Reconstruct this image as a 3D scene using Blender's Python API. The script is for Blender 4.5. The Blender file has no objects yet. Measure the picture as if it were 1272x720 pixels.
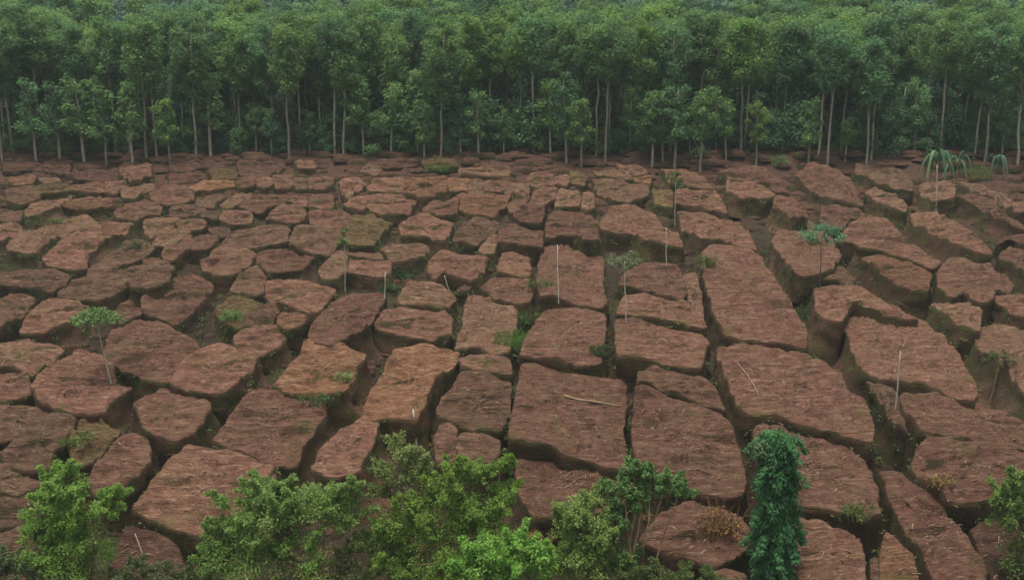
import bpy, math, random
import numpy as np
from mathutils import Vector, noise

random.seed(7)
rng = np.random.default_rng(11)
sc = bpy.context.scene

# ------------------------------------------------------------------ camera
F_PX = 1150.0                      # focal length in pixels of a 1272 wide picture
PITCH = math.radians(9.0)
SLOPE = math.radians(14.1)         # the cleared hillside rises away from the viewpoint
D = 28.0                           # distance of the camera from the plane of the block tops
CAM_Z = 30.0
cam_data = bpy.data.cameras.new('camera')
cam = bpy.data.objects.new('camera', cam_data)
sc.collection.objects.link(cam)
cam.location = (0, 0, CAM_Z)
cam.rotation_euler = (math.radians(90) - PITCH, 0, 0)
cam_data.sensor_width = 36
cam_data.lens = 36 * F_PX / 1272
cam_data.clip_start = 0.5
cam_data.clip_end = 5000
sc.camera = cam

# ------------------------------------------------------------------ light
SUN_EL, SUN_AZ = math.radians(81), math.radians(215)     # high behind thin cloud
world = bpy.data.worlds.new('World')
sc.world = world
world.use_nodes = True
wn = world.node_tree
bg = wn.nodes['Background']
sky = wn.nodes.new('ShaderNodeTexSky')
sky.sky_type = 'NISHITA'
sky.sun_disc = False
sky.sun_elevation = SUN_EL
sky.sun_rotation = SUN_AZ
sky.air_density = 1.0
sky.dust_density = 4.0
sky.ozone_density = 1.0
hs = wn.nodes.new('ShaderNodeHueSaturation')
hs.inputs['Saturation'].default_value = 0.2            # overcast: the sky is grey, not blue
wn.links.new(sky.outputs[0], hs.inputs['Color'])
wn.links.new(hs.outputs[0], bg.inputs['Color'])
bg.inputs['Strength'].default_value = 0.10
sun_data = bpy.data.lights.new('sun', 'SUN')
sun = bpy.data.objects.new('sun', sun_data)
sc.collection.objects.link(sun)
sun_data.energy = 2.0
sun_data.angle = math.radians(18)
sun_data.color = (1.0, 0.96, 0.9)
sdir = Vector((math.sin(SUN_AZ) * math.cos(SUN_EL), math.cos(SUN_AZ) * math.cos(SUN_EL), math.sin(SUN_EL)))
sun.rotation_euler = sdir.to_track_quat('Z', 'Y').to_euler()
sc.view_settings.view_transform = 'Standard'
sc.view_settings.look = 'None'
sc.view_settings.gamma = 1
sc.view_settings.exposure = 0.9

# ------------------------------------------------------------------ geometry of the place
CAM = Vector((0, 0, CAM_Z))
UP = Vector((0, math.sin(PITCH), math.cos(PITCH)))
FW = Vector((0, math.cos(PITCH), -math.sin(PITCH)))
E2 = Vector((0, math.cos(SLOPE), math.sin(SLOPE)))
NN = Vector((0, -math.sin(SLOPE), math.cos(SLOPE)))
TS = math.tan(SLOPE)

def ray(u, v):
    return Vector((1, 0, 0)) * ((u - 636) / F_PX) + UP * (-(v - 360) / F_PX) + FW

def top_z(y):                       # height of the plane of the block tops
    return CAM_Z + y * TS - D / math.cos(SLOPE)

EDGE_Y = 109.0                      # forest edge

def sm(t):
    t = max(0.0, min(1.0, t)); return t * t * (3 - 2 * t)

def dep(x, y):                      # how far the floor of the gaps lies under the tops
    t = sm((y - 35) / 65)
    d = 3.0 * (1 - t) + 0.9 * t
    d += 0.9 * sm((x - 5) / 30) * (1 - 0.3 * t) - 0.7 * sm((2 - x) / 16) * (1 - t)
    return d

def ground_z(x, y, rough=True):
    if y < EDGE_Y:
        z = top_z(y) - dep(x, y) * sm((EDGE_Y + 3 - y) / 8)
    elif y < 260:
        z = top_z(EDGE_Y) + (y - EDGE_Y) * 0.125
    elif y < 620:
        z = top_z(EDGE_Y) + 18.9 + (y - 260) * 0.40
    else:
        z = top_z(EDGE_Y) + 18.9 + 144 + (y - 620) * 0.05
    if rough and y < 130:
        z += 0.32 * noise.fractal(Vector((x * 0.45, y * 0.45, 3.1)), 0.9, 2.0, 3)
    return z

def ground_at(u, v):                # point of the ground seen at a pixel
    d = ray(u, v)
    t = D / -NN.dot(d)
    for _ in range(12):
        p = CAM + d * t
        t += (ground_z(p.x, p.y) - p.z) / (d.z - (TS if p.y < EDGE_Y else 0.125) * d.y)
    p = CAM + d * t
    return Vector((p.x, p.y, ground_z(p.x, p.y)))

def height_to(p, v):                # height of an upright thing standing at p whose top shows at row v
    q = p - CAM
    k = -(v - 360) / F_PX
    # ((q+h z).UP)/((q+h z).FW) = k
    return (k * q.dot(FW) - q.dot(UP)) / (UP.z - k * FW.z)

def px_per_m(p):
    return F_PX / (p - CAM).dot(FW)

# ------------------------------------------------------------------ object helpers
COL = sc.collection.objects

def tag(o, label=None, cat=None, group=None, kind=None):
    if label: o['label'] = label
    if cat: o['category'] = cat
    if group: o['group'] = group
    if kind: o['kind'] = kind
    return o

def mesh_from(name, verts, faces, mats, mat_idx=None, smooth=True, lv=None):
    me = bpy.data.meshes.new(name)
    if isinstance(faces, np.ndarray):
        nf, k = faces.shape
        me.vertices.add(len(verts)); me.vertices.foreach_set('co', np.asarray(verts, dtype=np.float32).ravel())
        me.loops.add(nf * k); me.loops.foreach_set('vertex_index', faces.astype(np.int32).ravel())
        me.polygons.add(nf)
        me.polygons.foreach_set('loop_start', np.arange(0, nf * k, k, dtype=np.int32))
        me.polygons.foreach_set('loop_total', np.full(nf, k, dtype=np.int32))
        me.update(calc_edges=True)
    else:
        me.from_pydata([tuple(v) for v in verts], [], faces)
    for m in mats: me.materials.append(m)
    if mat_idx is not None: me.polygons.foreach_set('material_index', np.asarray(mat_idx, dtype=np.int32))
    if smooth: me.polygons.foreach_set('use_smooth', [True] * len(me.polygons))
    if lv is not None:
        at = me.attributes.new('lv', 'FLOAT', 'POINT')
        at.data.foreach_set('value', np.asarray(lv, dtype=np.float32))
    me.update()
    return me

def link(name, data, parent=None, loc=None):
    o = bpy.data.objects.new(name, data)
    COL.link(o)
    if parent: o.parent = parent
    if loc is not None: o.location = loc
    return o

class Tubes:                        # tapered bent tubes gathered in one mesh
    def __init__(s): s.v = []; s.f = []
    def add(s, pts, rads, n=6):
        base = len(s.v)
        for i, p in enumerate(pts):
            a = pts[max(i - 1, 0)]; b = pts[min(i + 1, len(pts) - 1)]
            d = (Vector(b) - Vector(a)).normalized()
            x = d.orthogonal().normalized(); y = d.cross(x)
            for k in range(n):
                an = 2 * math.pi * k / n
                s.v.append(Vector(p) + (x * math.cos(an) + y * math.sin(an)) * rads[i])
        for i in range(len(pts) - 1):
            for k in range(n):
                a = base + i * n + k; b = base + i * n + (k + 1) % n
                s.f.append((a, b, b + n, a + n))
        s.f.append(tuple(base + (len(pts) - 1) * n + k for k in range(n)))
    def mesh(s, name, mat): return mesh_from(name, s.v, s.f, [mat])

def bent(a, b, n, wob):
    a, b = Vector(a), Vector(b)
    L = (b - a).length
    r = [a]
    for i in range(1, n):
        t = i / n
        r.append(a.lerp(b, t) + Vector((random.uniform(-1, 1), random.uniform(-1, 1), random.uniform(-.5, .5))) * wob * L * math.sin(math.pi * t))
    r.append(b)
    return r

def leaves(cent, rad, n, size, aspect=1.6, outward=0.8, droop=0.15, shell=0.45, squash=0.8, cl=None):
    """leaf faces scattered through soft clumps; returns verts, faces, per-vertex variation"""
    cent = np.asarray(cent, float); rad = np.asarray(rad, float)
    K = len(cent)
    idx = np.repeat(np.arange(K), n)
    M = len(idx)
    dirs = rng.normal(size=(M, 3)); dirs /= np.linalg.norm(dirs, axis=1)[:, None]
    rr = rad[idx] * (shell + (1 - shell) * rng.random(M) ** 0.6)
    off = dirs * rr[:, None]; off[:, 2] *= squash
    p = cent[idx] + off
    nrm = dirs * outward + rng.normal(size=(M, 3)) * 0.55 + np.array([0, 0, 0.35])
    nrm /= np.linalg.norm(nrm, axis=1)[:, None]
    t = rng.normal(size=(M, 3)) + dirs * 0.8 + np.array([0, 0, -droop * 3])
    t -= nrm * np.sum(t * nrm, axis=1)[:, None]
    t /= np.linalg.norm(t, axis=1)[:, None]
    b = np.cross(nrm, t)
    s = size * rng.uniform(0.6, 1.35, M)
    L = (t * (s * aspect)[:, None]); W = b * s[:, None] * 0.5
    fold = nrm * (s * 0.18)[:, None]
    v = np.stack([p, p + L * 0.45 + W - fold, p + L, p + L * 0.45 - W - fold], axis=1).reshape(-1, 3)
    f = np.arange(M * 4).reshape(-1, 4)
    f = np.concatenate([f[:, [0, 1, 2]], f[:, [0, 2, 3]]])
    cv = rng.random(K) if cl is None else np.asarray(cl, float)
    lv = np.clip(cv[idx] * 0.65 + rng.random(M) * 0.35, 0, 1)
    return v, f, np.repeat(lv, 4)

def join_leaves(parts):
    V = []; Fc = []; L = []; o = 0
    for v, f, l in parts:
        V.append(v); Fc.append(f + o); L.append(l); o += len(v)
    return np.concatenate(V), np.concatenate(Fc), np.concatenate(L)

# ------------------------------------------------------------------ materials
def newmat(name):
    m = bpy.data.materials.new(name); m.use_nodes = True
    nt = m.node_tree
    b = nt.nodes['Principled BSDF']
    b.inputs['Roughness'].default_value = 0.9
    b.inputs['Specular IOR Level'].default_value = 0.15
    return m, nt, b

def N(nt, t, **kw):
    n = nt.nodes.new(t)
    for k, v in kw.items():
        if k in n.inputs: n.inputs[k].default_value = v
        else: setattr(n, k, v)
    return n

def ramp(nt, src, stops):
    r = nt.nodes.new('ShaderNodeValToRGB')
    e = r.color_ramp.elements
    while len(e) < len(stops): e.new(0.5)
    for i, (p, c) in enumerate(stops):
        e[i].position = p
        e[i].color = (c, c, c, 1) if not isinstance(c, tuple) else (*c, 1)
    nt.links.new(src, r.inputs[0])
    return r.outputs[0]

def mix(nt, fac, a, b, mode='MIX'):
    m = nt.nodes.new('ShaderNodeMix'); m.data_type = 'RGBA'; m.blend_type = mode
    for s, val in ((0, fac), (6, a), (7, b)):
        if hasattr(val, 'links'): nt.links.new(val, m.inputs[s])
        else: m.inputs[s].default_value = val if s == 0 else (*val, 1)
    return m.outputs[2]

def math_(nt, op, a, b=0.0, c=None):
    m = nt.nodes.new('ShaderNodeMath'); m.operation = op
    for i, val in enumerate((a, b) if c is None else (a, b, c)):
        if hasattr(val, 'links'): nt.links.new(val, m.inputs[i])
        else: m.inputs[i].default_value = val
    return m.outputs[0]

def tex(nt, pos, scale, detail=4, rough=0.6, stretch=(1, 1, 1), rot=(0, 0, 0), off=(0, 0, 0)):
    mp = nt.nodes.new('ShaderNodeMapping')
    mp.inputs['Scale'].default_value = stretch; mp.inputs['Rotation'].default_value = rot; mp.inputs['Location'].default_value = off
    nt.links.new(pos, mp.inputs[0])
    n = N(nt, 'ShaderNodeTexNoise', Scale=scale, Detail=detail, Roughness=rough)
    nt.links.new(mp.outputs[0], n.inputs['Vector'])
    return n.outputs['Fac']

def earth_material(name, floor=False):
    m, nt, b = newmat(name)
    geo = nt.nodes.new('ShaderNodeNewGeometry'); pos = geo.outputs['Position']
    oi = nt.nodes.new('ShaderNodeObjectInfo')
    n_big = tex(nt, pos, 0.35, 3)
    n_mid = tex(nt, pos, 1.6, 5, 0.65)
    n_fine = tex(nt, pos, 9.0, 4, 0.7)
    # matted roots and straw lying along the contour of the slope
    fib = tex(nt, pos, 1.0, 5, 0.72, stretch=(0.7, 5.5, 5.5), rot=(0, 0, 0.16))
    fib2 = tex(nt, pos, 1.0, 4, 0.7, stretch=(1.4, 13, 13), rot=(0, 0, 0.22), off=(5, 2, 1))
    if floor:
        base = mix(nt, ramp(nt, n_mid, [(0.35, 0.0), (0.65, 1.0)]), (0.028, 0.017, 0.011), (0.055, 0.033, 0.021))  # gap soil, darkened further to put crack shade into its colour
    else:
        base = mix(nt, ramp(nt, n_mid, [(0.36, 0.0), (0.64, 1.0)]), (0.110, 0.052, 0.035), (0.212, 0.103, 0.069))
        base = mix(nt, ramp(nt, n_big, [(0.4, 0.0), (0.65, 0.55)]), base, (0.200, 0.118, 0.070))
    base = mix(nt, ramp(nt, fib, [(0.54, 0.0), (0.66, 0.75)]), base, (0.38, 0.245, 0.165) if not floor else (0.12, 0.085, 0.05))
    base = mix(nt, ramp(nt, fib, [(0.34, 0.85), (0.46, 0.0)]), base, (0.045, 0.023, 0.016))
    base = mix(nt, ramp(nt, fib2, [(0.60, 0.0), (0.70, 0.7)]), base, (0.40, 0.27, 0.18) if not floor else (0.15, 0.11, 0.06))
    base = mix(nt, ramp(nt, n_fine, [(0.3, 0.45), (0.5, 0.0)]), base, (0.055, 0.032, 0.022))
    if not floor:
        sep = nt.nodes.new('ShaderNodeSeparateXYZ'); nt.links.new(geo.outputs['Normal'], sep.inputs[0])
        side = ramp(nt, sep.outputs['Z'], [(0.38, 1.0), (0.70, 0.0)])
        # mossy earth of the cut flanks, its brown darkened as painted shade
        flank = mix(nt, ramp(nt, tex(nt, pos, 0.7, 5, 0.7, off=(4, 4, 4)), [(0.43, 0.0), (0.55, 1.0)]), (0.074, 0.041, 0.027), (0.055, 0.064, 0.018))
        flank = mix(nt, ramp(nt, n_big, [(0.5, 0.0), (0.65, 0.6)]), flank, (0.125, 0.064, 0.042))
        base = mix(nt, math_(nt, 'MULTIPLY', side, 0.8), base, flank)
        moss = tex(nt, pos, 0.55, 4, 0.65, off=(11, 7, 3))
        mm = math_(nt, 'MULTIPLY', ramp(nt, moss, [(0.57, 0.0), (0.68, 0.75)]), ramp(nt, n_fine, [(0.35, 0.3), (0.6, 1.0)]))
        base = mix(nt, mm, base, (0.115, 0.105, 0.035))
        base = mix(nt, 1.0, base, oi.outputs['Color'], 'MULTIPLY')
        val = math_(nt, 'MULTIPLY_ADD', oi.outputs['Random'], 0.50, 0.76)
        cmb = nt.nodes.new('ShaderNodeCombineXYZ')
        for i in range(3): nt.links.new(val, cmb.inputs[i])
        base = mix(nt, 1.0, base, cmb.outputs[0], 'MULTIPLY')
    else:
        moss = tex(nt, pos, 0.35, 4, 0.65, off=(1, 7, 3))
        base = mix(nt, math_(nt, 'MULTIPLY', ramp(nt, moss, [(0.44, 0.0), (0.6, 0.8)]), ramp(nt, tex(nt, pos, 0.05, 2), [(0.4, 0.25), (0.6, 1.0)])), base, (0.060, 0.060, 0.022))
        sp = nt.nodes.new('ShaderNodeSeparateXYZ'); nt.links.new(pos, sp.inputs[0])
        base = mix(nt, ramp(nt, math_(nt, 'DIVIDE', sp.outputs['Y'], 400.0), [(0.215, 0.0), (0.24, 0.8)]), base, (0.115, 0.058, 0.040))
        base = mix(nt, ramp(nt, math_(nt, 'DIVIDE', sp.outputs['Y'], 400.0), [(0.295, 0.0), (0.345, 1.0)]), base, (0.030, 0.052, 0.022))
    nt.links.new(base, b.inputs['Base Color'])
    h = math_(nt, 'ADD', math_(nt, 'MULTIPLY', fib, 0.9), math_(nt, 'ADD', math_(nt, 'MULTIPLY', n_fine, 0.5), math_(nt, 'MULTIPLY', fib2, 0.5)))
    bump = N(nt, 'ShaderNodeBump', Strength=1.0, Distance=0.30)
    nt.links.new(h, bump.inputs['Height']); nt.links.new(bump.outputs[0], b.inputs['Normal'])
    return m

def leaf_material(name, dark, mid, light, trans=0.25, seed=0):
    m, nt, b = newmat(name)
    a = N(nt, 'ShaderNodeAttribute', attribute_name='lv')
    oi = nt.nodes.new('ShaderNodeObjectInfo')
    f = math_(nt, 'ADD', math_(nt, 'MULTIPLY', a.outputs['Fac'], 0.72), math_(nt, 'MULTIPLY', oi.outputs['Random'], 0.28))
    c = ramp(nt, f, [(0.0, dark), (0.5, mid), (1.0, light)])
    c = mix(nt, 1.0, c, oi.outputs['Color'], 'MULTIPLY')
    nt.links.new(c, b.inputs['Base Color'])
    b.inputs['Roughness'].default_value = 0.65
    tr = nt.nodes.new('ShaderNodeBsdfTranslucent'); nt.links.new(c, tr.inputs['Color'])
    ms = nt.nodes.new('ShaderNodeMixShader'); ms.inputs[0].default_value = trans
    nt.links.new(b.outputs[0], ms.inputs[1]); nt.links.new(tr.outputs[0], ms.inputs[2])
    nt.links.new(ms.outputs[0], nt.nodes['Material Output'].inputs['Surface'])
    return m

def bark_material(name, c1, c2):
    m, nt, b = newmat(name)
    tc = nt.nodes.new('ShaderNodeTexCoord')
    n = tex(nt, tc.outputs['Object'], 2.0, 5, 0.7, stretch=(3, 3, 0.7))
    oi = nt.nodes.new('ShaderNodeObjectInfo')
    c = mix(nt, ramp(nt, n, [(0.35, 0.0), (0.65, 1.0)]), c1, c2)
    val = math_(nt, 'MULTIPLY_ADD', oi.outputs['Random'], 0.6, 0.6)
    cmb = nt.nodes.new('ShaderNodeCombineXYZ')
    for i in range(3): nt.links.new(val, cmb.inputs[i])
    c = mix(nt, 1.0, c, cmb.outputs[0], 'MULTIPLY')
    nt.links.new(c, b.inputs['Base Color'])
    bump = N(nt, 'ShaderNodeBump', Strength=0.5, Distance=0.03)
    nt.links.new(n, bump.inputs['Height']); nt.links.new(bump.outputs[0], b.inputs['Normal'])
    return m

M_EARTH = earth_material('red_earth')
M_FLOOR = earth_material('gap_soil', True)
M_FOREST = leaf_material('forest_leaves', (0.062, 0.125, 0.045), (0.120, 0.220, 0.072), (0.22, 0.34, 0.11), 0.42)
M_UNDER = leaf_material('understory_leaves', (0.040, 0.092, 0.045), (0.080, 0.160, 0.072), (0.13, 0.23, 0.10), 0.25)
M_FAR = leaf_material('far_forest_leaves', (0.03, 0.07, 0.042), (0.055, 0.115, 0.065), (0.085, 0.16, 0.085), 0.2)
M_BUSH = leaf_material('bush_leaves', (0.100, 0.170, 0.035), (0.210, 0.350, 0.080), (0.40, 0.52, 0.20), 0.45)
M_PALE = leaf_material('pale_leaves', (0.09, 0.13, 0.05), (0.17, 0.22, 0.09), (0.27, 0.33, 0.15), 0.3)
M_IVY = leaf_material('ivy_leaves', (0.015, 0.06, 0.025), (0.030, 0.11, 0.045), (0.07, 0.21, 0.07), 0.25)
M_GRASS = leaf_material('grass_blades', (0.055, 0.072, 0.024), (0.10, 0.125, 0.045), (0.17, 0.20, 0.08), 0.3)
M_DRY = leaf_material('dry_leaves', (0.12, 0.07, 0.03), (0.2, 0.13, 0.05), (0.3, 0.22, 0.1), 0.25)
M_BARK = bark_material('pale_bark', (0.19, 0.17, 0.125), (0.36, 0.33, 0.25))
M_DBARK = bark_material('dark_bark', (0.05, 0.04, 0.03), (0.12, 0.10, 0.075))
M_WOOD = bark_material('bleached_wood', (0.36, 0.34, 0.27), (0.60, 0.56, 0.46))
M_TWIG = bark_material('dry_twig', (0.16, 0.11, 0.065), (0.32, 0.23, 0.14))

# ------------------------------------------------------------------ ground and hills
def build_ground():
    xs = list(np.concatenate([np.linspace(-900, -110, 24)[:-1], np.arange(-110, 110.1, 0.8), np.linspace(110, 900, 24)[1:]]))
    ys = list(np.concatenate([np.linspace(-60, 12, 10)[:-1], np.arange(12, 128, 0.7), np.linspace(128, 1500, 60)]))
    V = []
    for y in ys:
        fine = 10 < y < 130
        for x in xs:
            inside = fine and abs(x) < 111
            yy = max(y, 14.0)
            z = ground_z(x, yy, inside)
            if y > 140: z += 9 * noise.noise(Vector((x / 90, y / 90, 0.5))) * sm((y - 140) / 200)
            V.append((x, y, z))
    nx, ny = len(xs), len(ys)
    i = np.arange(nx - 1)[None, :] + nx * np.arange(ny - 1)[:, None]
    F = np.stack([i, i + 1, i + 1 + nx, i + nx], axis=-1).reshape(-1, 4)
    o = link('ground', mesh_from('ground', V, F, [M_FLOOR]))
    tag(o, kind='structure')
build_ground()

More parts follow.
